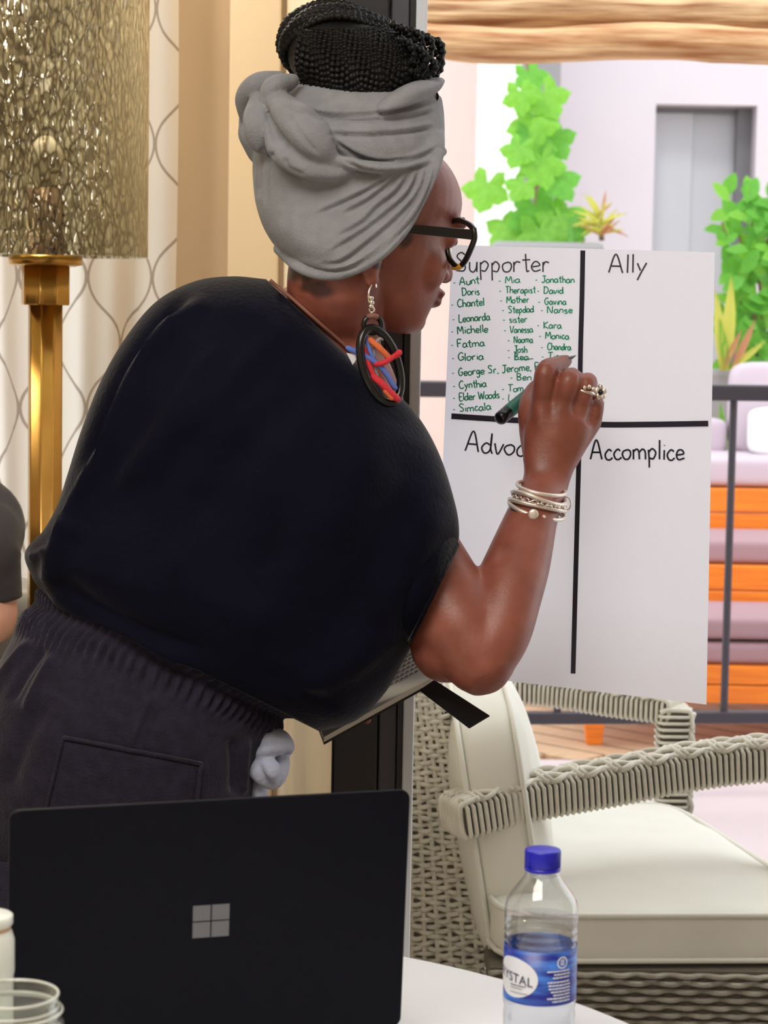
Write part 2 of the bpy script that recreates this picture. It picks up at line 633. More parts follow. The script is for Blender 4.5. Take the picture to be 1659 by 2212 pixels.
def shade_mat():
    """crackled smoky glass: clear cells parted by dark veins"""
    m = bpy.data.materials.new('crackled_glass')
    m.use_nodes = True
    nt = m.node_tree
    nt.nodes.remove(nt.nodes['Principled BSDF'])
    out = nt.nodes['Material Output']
    tc = nt.nodes.new('ShaderNodeTexCoord')
    mp = nt.nodes.new('ShaderNodeMapping')
    mp.inputs['Scale'].default_value = (95, 95, 34)
    nt.links.new(tc.outputs['Object'], mp.inputs[0])
    nz = nt.nodes.new('ShaderNodeTexNoise')
    nz.inputs['Scale'].default_value = .6
    nt.links.new(mp.outputs[0], nz.inputs['Vector'])
    av = nt.nodes.new('ShaderNodeVectorMath')
    av.operation = 'MULTIPLY_ADD'
    av.inputs[1].default_value = (1.3, 1.3, 1.3)
    nt.links.new(nz.outputs['Color'], av.inputs[0])
    nt.links.new(mp.outputs[0], av.inputs[2])
    vo = nt.nodes.new('ShaderNodeTexVoronoi')
    vo.feature = 'DISTANCE_TO_EDGE'
    vo.inputs['Scale'].default_value = 1
    nt.links.new(av.outputs[0], vo.inputs['Vector'])
    rp = nt.nodes.new('ShaderNodeValToRGB')
    e = rp.color_ramp.elements
    e[0].position, e[0].color = .02, (.16, .12, .06, 1)
    e[1].position, e[1].color = .18, (.74, .70, .58, 1)
    nt.links.new(vo.outputs['Distance'], rp.inputs[0])
    tr = nt.nodes.new('ShaderNodeBsdfTransparent')
    nt.links.new(rp.outputs[0], tr.inputs[0])
    gl = nt.nodes.new('ShaderNodeBsdfGlossy')
    gl.inputs['Color'].default_value = (.9, .85, .7, 1)
    gl.inputs['Roughness'].default_value = .12
    bp = nt.nodes.new('ShaderNodeBump')
    bp.inputs['Strength'].default_value = .7
    bp.inputs['Distance'].default_value = .01
    nt.links.new(vo.outputs['Distance'], bp.inputs['Height'])
    nt.links.new(bp.outputs[0], gl.inputs['Normal'])
    fr = nt.nodes.new('ShaderNodeLayerWeight')
    fr.inputs[0].default_value = .35
    ms = nt.nodes.new('ShaderNodeMixShader')
    mm = nt.nodes.new('ShaderNodeMath')
    mm.operation = 'MULTIPLY_ADD'
    mm.inputs[1].default_value = .6
    mm.inputs[2].default_value = .10
    nt.links.new(fr.outputs['Facing'], mm.inputs[0])
    nt.links.new(mm.outputs[0], ms.inputs[0])
    nt.links.new(tr.outputs[0], ms.inputs[1])
    nt.links.new(gl.outputs[0], ms.inputs[2])
    nt.links.new(ms.outputs[0], out.inputs[0])
    return m
M['shade'] = shade_mat()

def label_mat():
    m = mat('blue_label', (.02, .05, .42), .35)
    nt = m.node_tree
    p = nt.nodes['Principled BSDF']
    tc = nt.nodes.new('ShaderNodeTexCoord')
    mp = nt.nodes.new('ShaderNodeMapping')
    mp.inputs['Scale'].default_value = (14, 14, 70)
    nt.links.new(tc.outputs['Object'], mp.inputs[0])
    n = nt.nodes.new('ShaderNodeTexNoise')
    n.inputs['Scale'].default_value = 2
    nt.links.new(mp.outputs[0], n.inputs['Vector'])
    rp = nt.nodes.new('ShaderNodeValToRGB')
    e = rp.color_ramp.elements
    e[0].position, e[0].color = .38, (.012, .02, .28, 1)
    e[1].position, e[1].color = .66, (.06, .22, .72, 1)
    nt.links.new(n.outputs[0], rp.inputs[0])
    nt.links.new(rp.outputs[0], p.inputs['Base Color'])
    return m
M['label_blue'] = label_mat()

# ================================================================== SETTING
def X(px, D, y=650):
    return P(px, y, D).x
def Z(py, D, x=829.5):
    return P(x, py, D).z
CEIL = 2.8
b = B().box((-2.8, -1.6, -.08), (3.2, 2.93, 0))
b.box((-2.8, 2.93, -.08), (X(600, 4.4), 4.45, 0))
struct('floor', b, M['floor'])
struct('ceiling', B().box((-2.8, -1.6, CEIL), (3.2, 2.98, CEIL + .12)).box((-2.8, 2.98, CEIL), (X(605, 4.4) + .04, 4.55, CEIL + .12)), M['ceiling'])
struct('wall_left', B().box((-2.9, -1.6, 0), (-2.8, 4.55, CEIL)), M['cream_wall'])
struct('wall_front', B().box((-2.9, -1.7, 0), (3.3, -1.6, CEIL)), M['cream_wall'])
struct('wall_right', B().box((3.2, -1.6, 0), (3.3, 2.98, CEIL)), M['cream_wall'])
# alcove back wall with the window opening behind the curtain
wy0, wy1 = 4.45, 4.55
wx0, wx1 = -1.75, X(262, 4.45)
xr = X(604, 4.42, 300)
b = B().box((-2.8, wy0, 0), (wx0, wy1, CEIL)).box((wx1, wy0, 0), (xr + .05, wy1, CEIL))
b.box((wx0, wy0, 0), (wx1, wy1, .25)).box((wx0, wy0, 2.5), (wx1, wy1, CEIL))
struct('wall_back', b, M['tan_wall'])
# raised pilaster strip on the tan wall
struct('trim_1', B().box((X(490, 4.43), wy0 - .02, 0), (xr, wy0, CEIL)), mat('light_tan', (.76, .63, .46), .7, noise_amt=.05, noise_scale=3), bevel=.004)
fr = struct('window_1', B().box((wx0, wy0 + .03, .25), (wx0 + .05, wy1 - .02, 2.5)).box((wx1 - .05, wy0 + .03, .25), (wx1, wy1 - .02, 2.5))
            .box((wx0 + .05, wy0 + .03, .25), (wx1 - .05, wy1 - .02, .3)).box((wx0 + .05, wy0 + .03, 2.45), (wx1 - .05, wy1 - .02, 2.5)), M['frame_grey'])
struct('pane', B().box((wx0 + .05, wy0 + .05, .3), (wx1 - .05, wy0 + .056, 2.45)), M['pane'], fr)
# return wall from the alcove to the door post
xa, xb = X(735, 2.92, 300), xr
b = B()
b.hexa([(xa, 2.96, 0), (xa + .1, 2.96, 0), (xb + .1, wy1, 0), (xb, wy1, 0)], [(xa, 2.96, CEIL), (xa + .1, 2.96, CEIL), (xb + .1, wy1, CEIL), (xb, wy1, CEIL)])
struct('wall_side', b, M['cream_wall'])
# sliding door: black post, grey stile, black gasket, pale edge, glass
DF = 2.88
dx = [X(v, DF, 1000) for v in (727, 826, 868, 880)]
dr = struct('door_1', B().box((dx[0], DF, 0), (dx[1], DF + .1, CEIL)), M['frame_black'], bevel=.003)
struct('stile', B().box((dx[1] + .001, DF + .012, 0), (dx[2], DF + .09, CEIL)), M['frame_grey'], dr, bevel=.002, label='dark grey stile')
struct('gasket', B().box((dx[2] + .0005, DF + .005, 0), (dx[3], DF + .085, CEIL)), M['frame_black'], dr)
struct('edge_strip', B().box((dx[3] + .0005, DF + .0, 0), (X(905, DF, 1000), DF + .08, CEIL)), M['frame_white'], dr, bevel=.002, label='pale bluish metal edge')
struct('pane', B().box((X(905, DF, 1000) + .0005, DF + .03, .06), (2.9, DF + .036, CEIL - .06)), M['pane'], dr)
struct('bottom_track', B().box((X(905, DF, 1000) + .0005, DF, 0), (2.9, DF + .08, .059)), M['frame_grey'], dr)
struct('top_track', B().box((X(905, DF, 1000) + .0005, DF, CEIL - .059), (2.9, DF + .08, CEIL)), M['frame_grey'], dr)
struct('jamb', B().box((2.9005, DF, 0), (3.2, DF + .08, CEIL)), M['frame_grey'], dr)
# terrace ground
struct('floor_terrace', B().box((X(605, 4.4) - .0, 2.98, -.08), (6, 6.9, 0)), M['tile'])
struct('ground', B().box((-14, 11.6, -.3), (14, 26, -.05)), M['tile'])

# wood deck beyond the railing, board by board
dk = struct('floor_deck', B().box((-3, 6.9, -.12), (6.5, 11.6, -.032)), M['deck'])
ang = math.radians(-42)
bd = B().box((-2.2, -.068, -.03), (2.2, .068, 0)).mesh('deck_board')
bd.materials.append(M['deck'])
for i in range(26):
    c = Vector((-1.6 + i * .19, 7.45 + .0 * i, 0))
    # boards run diagonally, clipped to the deck by their length
    L = .38
    sx = L / 2.2
    o = inst('deck_board', bd, Matrix.Translation(c) @ Matrix.Rotation(ang, 4, 'Z') @ Matrix.Diagonal((sx * 2, 1, 1, 1)), dk)

# ================================================================== FAR BUILDING
DW = 12.0
x0, x1, zt, zb = X(1405, DW), X(1622, DW), Z(226, DW, 1500), .2
b = B().box((X(1195, DW), DW, -.1), (x0, DW + .3, 5)).box((x1, DW, -.1), (6.5, DW + .3, 5)).box((x0, DW, zt), (x1, DW + .3, 5))
struct('wall_far', b, M['white_wall'])
b = B().box((x0, DW + .2, -.1), (x0 + (x1 - x0) * .42, DW + .24, zt))
d2 = struct('door_2', b, M['door_grey'])
struct('sliding_panel', B().box((x0 + (x1 - x0) * .421, DW + .23, -.1), (x1 - .08, DW + .27, zt - .01)), M['door_grey'], d2)
struct('recess_shadow', B().box((x1 - .079, DW + .15, -.1), (x1 - .001, DW + .29, zt)), M['door_dark'], d2)  # dark strip standing in for the shadow on the recess's right edge
struct('head_rail', B().box((x0, DW + .19, zt - .03), (x1 - .08, DW + .199, zt)), M['door_dark'], d2)
struct('wall_pink', B().box((X(700, 11.6), 11.6, -.1), (X(1032, 11.6), 11.9, 5)), M['pink_wall'])
tag(struct('white_column', B().box((X(1031, 10), 10, -.05), (X(1116, 10), 10.5, 5)), M['column_white'], bevel=.01),
    'bright white square column behind the climbing plant', 'column')['kind'] = 'structure'
tag(struct('grey_pier', B().box((X(1118, 11), 11, -.05), (X(1200, 11), 11.5, 5)), M['pier_grey'], bevel=.01),
    'dark grey pier to the right of the white column', 'column')['kind'] = 'structure'

# ================================================================== LOG BEAMS
logs = [(93, 38, 'log', 'lowest of the three peeled logs across the top, orange brown'),
        (28, 40, 'log2', 'middle one of the three peeled logs, dark streaks and pale grain'),
        (-52, 46, 'log', 'topmost of the three peeled logs, mostly above the frame')]
for i, (yy, rp, mm, lb) in enumerate(logs):
    D0 = 5.6 + .05 * i
    pth, rad = [], []
    for k in range(60):
        xx = 420 + k * 40
        p = P(xx, yy + 7 * math.sin(k * .45 + i * 2) + (xx - 1250) * .004, D0)
        pth.append(p)
        rad.append((rp + 5 * noise.noise(Vector((k * .35, i * 5, 0)))) * D0 / F)
    bb = B().tube(pth, rad, n=20)
    me = obj('log_beam', bb, M[mm])
    v = vget(me.data)
    nn = nget(me.data)
    dd = np.array([noise.noise(Vector((q[0] * 3, math.atan2(q[1] - D0, q[2] - pth[0].z) * 3 + i, 1))) for q in v])
    vset(me.data, v + nn * (dd * .008)[:, None])
    tag(me, lb, 'log', 'log beams over the terrace')

for px_ in (500, 2650):
    struct('terrace_post', B().box((X(px_, 5.6) - .07, 5.6, 0), (X(px_, 5.6) + .07, 5.74, P(px_, 138, 5.6).z)), M['log2'], bevel=.01)
# ================================================================== RAILING
RY = 6.2
def rp_(px, py, D):
    return P(px, py, D)
yaw = .12
def raild(px):
    return RY + yaw * (px - 1250) / F * RY * 1.0
rail = thing('railing', 'black metal railing with round balusters outside the glass', 'railing', (X(1250, RY), RY, 0))
def rpt(px, z):
    D = raild(px)
    return Vector((X(px, D), D, z))
ztop, zbot = Z(850, RY, 1600), Z(1551, RY, 1300)
for nm, z0, h, d in (('top_rail', ztop, .022, .035), ('bottom_rail', zbot, .017, .02)):
    a, c = rpt(780, z0), rpt(2100, z0)
    obj(nm, B().hexa([a + Vector((0, -d, -h)), c + Vector((0, -d, -h)), c + Vector((0, d, -h)), a + Vector((0, d, -h))],
                     [a + Vector((0, -d, h)), c + Vector((0, -d, h)), c + Vector((0, d, h)), a + Vector((0, d, h))]), M['metal_rail'], rail, smooth=False, bevel=.005)
bal = B().lathe([(.011, 0), (.011, ztop - zbot - .04)], n=12).mesh('baluster')
bal.materials.append(M['metal_rail'])
for px in (985, 1108, 1230, 1347, 1470, 1596, 1722, 1850):
    q = rpt(px - 4, zbot + .017)
    inst('baluster', bal, Matrix.Translation(q), rail)
for px in (800, 2000):
    q = rpt(px, 0)
    obj('post', B().box(q + Vector((-.02, -.02, 0)), q + Vector((.02, .02, ztop))), M['metal_rail'], rail, smooth=False)

# ================================================================== TIERED TEAK SEATING
ts = thing('tiered_bench', 'orange teak seating in three steps beyond the railing', 'bench', (X(1500, 7.5), 7.5, 0))
xl, xrr = X(1276, 7.1), 3.4
tiers = [(7.10, Z(1440, 7.1, 1590), Z(1520, 7.1, 1590)), (7.6, Z(1222, 7.6, 1590), Z(1330, 7.6, 1590)), (8.1, Z(1056, 8.1, 1590), Z(1160, 8.1, 1590))]
for i, (D, zh, zl) in enumerate(tiers):
    mid = (zh + zl) / 2
    obj('riser', B().box((xl, D, zl), (xrr, D + .03, mid - .002)), M['teak'], ts, smooth=False, bevel=.004)
    obj('riser', B().box((xl, D, mid + .002), (xrr, D + .03, zh)), M['teak'], ts, smooth=False, bevel=.004)
    for j in range(4):
        dd = (.49 if i < 2 else .6) / 4
        obj('seat_board', B().box((xl, D + .031 + j * dd, zh - .025), (xrr, D + .031 + j * dd + dd - .006, zh)), M['teak'], ts, smooth=False)
for D, zl in ((7.14, tiers[0][2]), (8.55, tiers[2][2])):
    for xx in (X(1312, 7.1), 2.2, 3.2):
        w = .042
        b = B().hexa([(xx - w * .6, D, 0), (xx + w * .6, D, 0), (xx + w * .6, D + .05, 0), (xx - w * .6, D + .05, 0)],
                     [(xx - w, D, zl), (xx + w, D, zl), (xx + w, D + .07, zl), (xx - w, D + .07, zl)])
        obj('leg', b, M['teak'], ts, smooth=False, bevel=.005)
def pad(name, lab, px0, px1, y0, y1, D, dep, m, cat='cushion', group=None, puff=.0):
    a, c = P(px0, y1, D), P(px1, y0, D)
    a.z, c.z = P(1590, y1, D).z + .002, P(1590, y0, D).z
    ctr = Vector(((a.x + c.x) / 2, D + dep / 2, (a.z + c.z) / 2))
    o = obj(name, B().cushion(ctr, ((c.x - a.x) / 2, 0, 0), (0, dep / 2, 0), (0, 0, (c.z - a.z) / 2), p=7, puff=puff, n=12), M[m])
    return tag(o, lab, cat, group)
pad('bench_cushion', 'lower mauve pad of the pair on the lowest teak step', 1300, 1900, 1387, 1440, 7.13, .44, 'mauve', group='mauve bench pads')
pad('bench_cushion', 'upper mauve pad of the pair on the lowest teak step', 1300, 1900, 1334, 1386, 7.13, .44, 'mauve', group='mauve bench pads')
pad('bench_cushion', 'single mauve pad on the middle teak step', 1290, 1900, 1165, 1222, 7.63, .42, 'mauve', group='mauve bench pads')
pad('seat_cushion', 'pale lilac seat pad on the top teak step', 1300, 1900, 985, 1056, 8.13, .52, 'mauve_pale')
pad('back_cushion', 'tall mauve back cushion at right end below green bush', 1578, 1900, 782, 983, 8.4, .16, 'mauve_pale')
pad('back_cushion', 'low lilac back cushion beside the flip sheet edge', 1330, 1574, 905, 984, 8.42, .15, 'mauve_pale')
pad('throw_pillow', 'white throw pillow leaning on the lilac seat pad', 1622, 1800, 885, 983, 8.24, .13, 'white_pillow', cat='pillow', puff=.15)

# ================================================================== PLANTS
def leaf_mesh(kind):
    b = B()
    if kind == 'lobed':
        n = 40
        pts = []
        for k in range(n):
            a = 2 * pi * k / n
            r = .5 * (1 + .15 * math.cos(a) + .17 * math.cos(5 * a) + .07 * math.cos(15 * a))
            if abs(a - pi) < .18:
                r *= .35
            x, y = r * math.cos(a), r * math.sin(a)
            pts.append((x + .35, y, -.25 * (x * x + y * y) + .06 * math.cos(5 * a)))
        c = (.3, 0, .03)
        b.add([c] + pts, [(0, 1 + k, 1 + (k + 1) % n) for k in range(n)])
    elif kind == 'oval':
        pts = [(0, 0, 0), (.25, .2, .03), (.55, .27, .05), (.85, .15, -.02), (1, 0, -.08), (.85, -.15, -.02), (.55, -.27, .05), (.25, -.2, .03)]
        mid = [(.25, 0, -.02), (.55, 0, -.02), (.85, 0, -.05)]
        b.add(pts + mid, [(0, 8, 1), (0, 7, 8), (1, 8, 9, 2), (8, 7, 6, 9), (2, 9, 10, 3), (9, 6, 5, 10), (3, 10, 4), (10, 5, 4)])
    else:
        pts = []
        for k in range(7):
            t = k / 6
            w = .07 * math.sin(pi * min(1, t * .9 + .1)) + .002
            z = -.25 * t * t
            pts += [(t, -w, z + .03), (t, 0, z), (t, w, z + .03)]
        f = []
        for k in range(6):
            for j in range(2):
                f.append((k * 3 + j, k * 3 + j + 1, k * 3 + j + 4, k * 3 + j + 3))
        b.add(pts, f)
    return b
LM = {}
def leaf(kind, m):
    if (kind, m) not in LM:
        me = leaf_mesh(kind).mesh('leaf')
        me.materials.append(M[m])
        me.polygons.foreach_set('use_smooth', [True] * len(me.polygons))
        LM[(kind, m)] = me
    return LM[(kind, m)]
def orient(p, d, nrm, s):
    d = Vector(d).normalized()
    nrm = Vector(nrm)
    nrm = (nrm - d * nrm.dot(d)).normalized()
    y = nrm.cross(d)
    R = Matrix((d, y, nrm)).transposed().to_4x4()
    return Matrix.Translation(p) @ R @ Matrix.Diagonal((s, s, s, 1))
DV = 9.3
pb = B().box((X(1062, 9.1), 9.1, -.05), (X(1302, 9.1), 9.6, Z(522, 9.1, 1180)))
tag(obj('planter', pb, M['planter'], smooth=False, bevel=.02), 'tall grey planter box behind the top edge of the flip sheet', 'planter')
vine = thing('climbing_vine', 'lime green climber with big lobed leaves by white column', 'plant', P(1160, 520, DV))
obj('stem', B().tube([P(1180, 519, DV), P(1160, 430, DV + .1), P(1165, 300, DV + .15), P(1140, 130, DV + .15), P(1120, 40, DV + .15)], [.02, .017, .014, .012, .01], n=8, m=30), M['stem'], vine)
big = [(1135, 160, -60, 60), (1165, 205, -50, 75), (1150, 255, -75, 85), (1180, 300, -55, 70), (1130, 320, -110, 60), (1165, 345, -70, 80), (1190, 385, -60, 75),
       (1140, 400, -110, 55), (1060, 400, -95, 78), (1150, 450, -85, 100), (1185, 480, -50, 90), (1120, 500, -120, 75), (1210, 500, -20, 60), (1160, 500, -80, 90), (1120, 200, -90, 60), (1150, 300, -90, 80)]
for i, (xx, yy, dg, sz) in enumerate(big):
    a = math.radians(dg + random.uniform(-15, 15))
    dv = Vector((math.cos(a), -.25, math.sin(a)))
    p = P(xx, yy - sz * .35, DV - .05 - random.random() * .2)
    inst('leaf', leaf('lobed', 'leaf' if i % 3 else 'leaf2'), orient(p, dv, (random.uniform(-.3, .3), -1, .45), sz * DV / F * 1.15), vine)
cro = thing('croton', 'small spiky yellow plant on the grey planter', 'plant', P(1300, 530, 9.25))
obj('stem', B().tube([P(1300, 520, 9.25), P(1298, 490, 9.25)], .012, n=6), M['stem'], cro)
for i in range(36):
    a = random.uniform(-.5, pi + .5)
    p = P(1298 + random.uniform(-6, 6), 497 + random.uniform(-30, 14), 9.12)
    inst('leaf', leaf('blade', 'leaf_y' if i % 4 else 'leaf_r'), orient(p, (math.cos(a), random.uniform(-.8, .1), math.sin(a)), (0, -.9, .6), random.uniform(.07, .13)), cro)
cr2 = thing('low_shrub', 'low pale green and rust shrub at foot of the climber', 'plant', P(1215, 525, 9.2))
obj('stem', B().tube([P(1215, 520, 9.2), P(1215, 510, 9.2)], .012, n=6), M['stem'], cr2)
for i in range(22):
    a = random.uniform(-.2, pi + .2)
    p = P(1215 + random.uniform(-30, 35), 520 + random.uniform(-12, 12), 9.2)
    inst('leaf', leaf('oval', ('leaf_y', 'leaf', 'leaf_r')[i % 3]), orient(p, (math.cos(a), -.5, math.sin(a)), (0, -1, .6), random.uniform(.04, .08)), cr2)
tag(obj('planter', B().box((X(1490, 9.0), 9.0, -.05), (X(2000, 9.0), 9.6, Z(800, 9.0, 1600))), M['planter'], smooth=False, bevel=.02),
    'grey planter wall under the leafy bush at right', 'planter')
bush = thing('leafy_bush', 'bright green bush of small round leaves at right edge', 'plant', P(1640, 790, 9.2))
for k in range(7):
    obj('stem', B().tube([P(1640 + k * 8, 792, 9.25), P(1600 + k * 22, 640, 9.2), P(1560 + k * 32, 480, 9.2)], [.012, .009, .005], n=6, m=12), M['stem'], bush)
for i in range(300):
    xx = random.gauss(1640, 58)
    yy = random.uniform(425, 790)
    if yy < 560 and xx < 1560 + (560 - yy) * .0:
        xx = random.uniform(1548, 1760)
    if xx < 1528 + max(0, 500 - yy) * .35 + max(0, yy - 600) * .2:
        xx += 90
    a = random.uniform(0, 2 * pi)
    p = P(xx, yy, 9.15 + random.uniform(-.16, .25))
    inst('leaf', leaf('oval', 'leaf2' if i % 3 else 'leaf'), orient(p, (math.cos(a), random.uniform(-.7, .2), math.sin(a)), (random.uniform(-.5, .5), -1, .7), random.uniform(.07, .125)), bush)
bl = thing('blade_plant', 'yellow green strap leaved plant in front of the bush', 'plant', P(1570, 780, 8.95))
for (bx, by, tx, ty, mm) in ((1560, 800, 1552, 640, 'leaf_y'), (1565, 800, 1585, 610, 'leaf_y'), (1570, 800, 1560, 700, 'leaf'), (1560, 800, 1600, 720, 'leaf_r'),
                             (1575, 800, 1650, 740, 'leaf_y'), (1580, 800, 1630, 700, 'leaf_r'), (1565, 980, 1560, 880, 'leaf'), (1570, 940, 1590, 850, 'leaf')):
    D = 8.93
    p, q = P(bx, by, D), P(tx, ty, D - .05)
    inst('leaf', leaf('blade', mm), orient(p, q - p, (0, -1, .1), (q - p).length * 1.05), bl)

# ================================================================== CURTAIN
me_b = B()
nx, nz = 150, 40
uv = []
ua = 0
xs0, xs1 = -1.95, X(371, 4.28)
prev = None
rows = []
for i in range(nx + 1):
    t = i / nx
    xx = xs0 + (xs1 - xs0) * t
    ph = xx * 2 * pi / .155 + 1.1 * math.sin(xx * 5)
    yy = 4.30 + .03 * math.sin(ph) + .012 * math.sin(ph * 2.3 + 1)
    if prev:
        ua += math.hypot(xx - prev[0], yy - prev[1])
    prev = (xx, yy)
    rows.append((xx, yy, ua))
vs, fs, uvs = [], [], []
for j in range(nz + 1):
    z = .03 + (2.72 - .03) * j / nz
    for (xx, yy, u) in rows:
        vs.append((xx + .006 * math.sin(z * 3 + xx * 9), yy + .006 * math.sin(z * 2.2 + xx * 20), z))
        uvs.append((u, z))
for j in range(nz):
    for i in range(nx):
        a = j * (nx + 1) + i
        fs.append((a, a + 1, a + nx + 2, a + nx + 1))
cm = bpy.data.meshes.new('curtain')
cm.from_pydata(vs, [], fs)
ul = cm.uv_layers.new(name='UVMap')
for lp in cm.loops:
    ul.data[lp.index].uv = uvs[lp.vertex_index]
cu = tag(put('curtain', cm, M['curtain']), 'sheer white curtain with brown trellis pattern behind the lamp', 'curtain')
obj('rod', B().tube([(xs0 - .1, 4.3, 2.735), (xs1 + .06, 4.3, 2.735)], .012, n=12), M['brass'], cu)

# ================================================================== FLOOR LAMP
LD = 3.8
lx = X(98, LD, 700)
lamp = thing('floor_lamp', 'brass floor lamp with crackled glass cylinder shade at left', 'lamp', (lx, LD, 0))
zs = Z(551, LD, 98)
px2m = LD / F
flute = lambda a: 1 - .10 * abs(math.sin(4 * a + .4)) ** .6
obj('base', B().lathe([(.15, 0), (.155, .004), (.155, .018), (.14, .026), (.05, .034), (.045, .05)], (lx, LD, 0), 48), M['brass'], lamp)
zc = Z(655, LD, 98)
obj('pole', B().lathe([(.030, .045), (.030, zc)], (lx, LD, 0), 64, flute), M['brass'], lamp)
obj('collar', B().lathe([(.041, zc - .003), (.042, zc), (.042, zs - .018)], (lx, LD, 0), 64, flute), M['brass'], lamp)
obj('disc', B().lathe([(.05, zs - .019), (.058, zs - .017), (.062, zs - .016), (.062, zs - .001), (.05, zs)], (lx, LD, 0), 48), M['brass'], lamp)
obj('socket', B().lathe([(.031, zs), (.031, zs + .112), (.02, zs + .114)], (lx, LD, 0), 32), mat('socket_brown', (.22, .13, .08), .5, .3), lamp)
obj('bulb', B().lathe([(.012, zs + .113), (.02, zs + .13), (.03, zs + .16), (.026, zs + .185), (.008, zs + .2)], (lx, LD, 0), 24), mat('bulb_glass', (.85, .82, .74), .2), lamp)
rs = .173
prof = [(rs, zs - .002), (rs, zs + .62), (rs - .004, zs + .62), (rs - .004, zs - .002), (rs, zs - .002)]
obj('lamp_shade', B().lathe(prof, (lx, LD, 0), 96, caps=False), M['shade'], lamp, label='crackled smoky glass cylinder shade')
shd = bpy.data.objects['lamp_shade']
shd.data.materials.append(M['jar'])
for p_ in shd.data.polygons:
    p_.material_index = 0 if Vector((p_.center.x, p_.center.y)).length > rs - .002 else 1
obj('shade_floor', B().lathe([(.0605, zs + .0005), (rs - .005, zs + .0005), (rs - .005, zs + .003), (.0605, zs + .003), (.0605, zs + .0005)], (lx, LD, 0), 64, caps=False), M['jar'], lamp)

# ================================================================== WICKER ARMCHAIR
CH = thing('wicker_armchair', 'pale woven wicker armchair with ivory cushions beyond the glass', 'chair', (.42, 3.75, 0))
def frame_of(d, up):
    d = d.normalized()
    u = (Vector(up) - d * Vector(up).dot(d)).normalized()
    return d, u, d.cross(u)
def wrapped_beam(path, w, h, up, pitch, parent, braid=True, strand_r=.0042):
    """flat beam bound side by side with cane, and plaited along its top; w across, h along up"""
    path = cr([tuple(p) for p in path], 60)
    seg = np.linalg.norm(np.diff(path, axis=0), axis=1)
    cum = np.concatenate([[0], np.cumsum(seg)])
    L = cum[-1]
    at = lambda s: Vector([np.interp(s, cum, path[:, k]) for k in range(3)])
    core = B()
    rings = []
    for k in range(25):
        s = L * k / 24
        d, u, sd = frame_of(at(min(L, s + .01)) - at(max(0, s - .01)), up)
        c = at(s)
        rings.append([c + sd * x + u * y for x, y in ((-w / 2 + .006, -h / 2 + .006), (w / 2 - .006, -h / 2 + .006), (w / 2 - .006, h / 2 - .006), (-w / 2 + .006, h / 2 - .006))])
    core.loft(rings)
    obj('arm_core', core, M['wicker_dark'], parent, smooth=False)
    # one binding turn, shared
    bb = B()
    loop = []
    cxs = [(-w / 2, h / 2 - .008), (-w / 2, -h / 2 + .006), (-w / 2 + .006, -h / 2), (w / 2 - .006, -h / 2), (w / 2, -h / 2 + .006), (w / 2, h / 2 - .008),
           (w / 2 - .008, h / 2 - .004), (-w / 2 + .008, h / 2 - .004)]
    bb.tube([Vector((0, x, y)) for x, y in cxs], strand_r * 1.12, n=6, closed=True, flat=.7)
    me = bb.mesh('binding')
    me.materials.append(M['wicker'])
    me.polygons.foreach_set('use_smooth', [True] * len(me.polygons))
    n = int(L / pitch)
    for k in range(n):
        s = (k + .5) * L / n
        d, u, sd = frame_of(at(min(L, s + .01)) - at(max(0, s - .01)), up)
        R = Matrix((d, sd, u)).transposed().to_4x4()
        inst('binding', me, Matrix.Translation(at(s)) @ R, parent)
    if braid:
        rows = 6
        per = .062
        for r in range(rows):
            off = (r + .5) / rows - .5
            pp = []
            for k in range(int(L / .006)):
                s = L * k / int(L / .006)
                d, u, sd = frame_of(at(min(L, s + .01)) - at(max(0, s - .01)), up)
                ph = 2 * pi * s / per + r * 1.9
                pp.append(at(s) + sd * (off * w * .94 + .0085 * math.sin(ph)) + u * (h / 2 + .0015 + .0030 * math.cos(ph + (r % 2) * pi)))
            obj('plait_strand', B().tube(pp, .0052, n=6, flat=.8), M['wicker'], parent)
        for k in range(int(L / per)):
            s = (k + .5) * per
            d, u, sd = frame_of(at(min(L, s + .01)) - at(max(0, s - .01)), up)
            for e in (-.005, .005):
                c = at(s + e)
                obj('tie', B().tube([c - sd * (w / 2 + .003) + u * (h / 2 - .014), c - sd * (w / 2 + .001) + u * (h / 2 + .002), c - sd * .005 + u * (h / 2 + .0075), c + sd * (w / 2 + .001) + u * (h / 2 + .002)], .004, n=6), M['wicker'], parent)
    # cane wound over both ends
    for s0, sg in ((0, -1), (L, 1)):
        d, u, sd = frame_of(at(min(L, s0 + .01)) - at(max(0, s0 - .01)), up)
        for r in range(7):
            x = ((r + .5) / 7 - .5) * w
            c = at(s0) + sd * x
            obj('end_strand', B().tube([c - d * sg * .03 + u * (h / 2 + .002), c + d * sg * .001 + u * (h / 2 - .002), c + d * sg * .006 + u * (h / 2 - .014), c + d * sg * .006 - u * (h / 2 - .012), c - u * (h / 2)], .0050, n=6, m=14), M['wicker'], parent)
UP = (0, 0, 1)
arm1 = [P(985, 1768, 3.42), P(1130, 1728, 3.47), P(1330, 1692, 3.53), P(1530, 1655, 3.58), P(1760, 1632, 3.62)]
arm1 = [p + Vector((0, .035, -.006)) for p in arm1]
wrapped_beam(arm1, .075, .058, UP, .0105, CH)
arm2 = [P(1040, 1490, 4.38), P(1180, 1494, 4.36), P(1320, 1515, 4.30), P(1450, 1532, 4.24)]
wrapped_beam(arm2, .07, .045, UP, .0105, CH)
# far front post and near front post
p0 = P(1456, 1535, 4.24)
wrapped_beam([p0, Vector((p0.x + .004, p0.y, .05))], .075, .06, (1, 0, 0), .0125, CH)
p1 = arm1[-1]
wrapped_beam([p1 + Vector((-.02, 0, -.02)), Vector((p1.x - .02, p1.y, .05))], .075, .06, (1, 0, 0), .0125, CH)
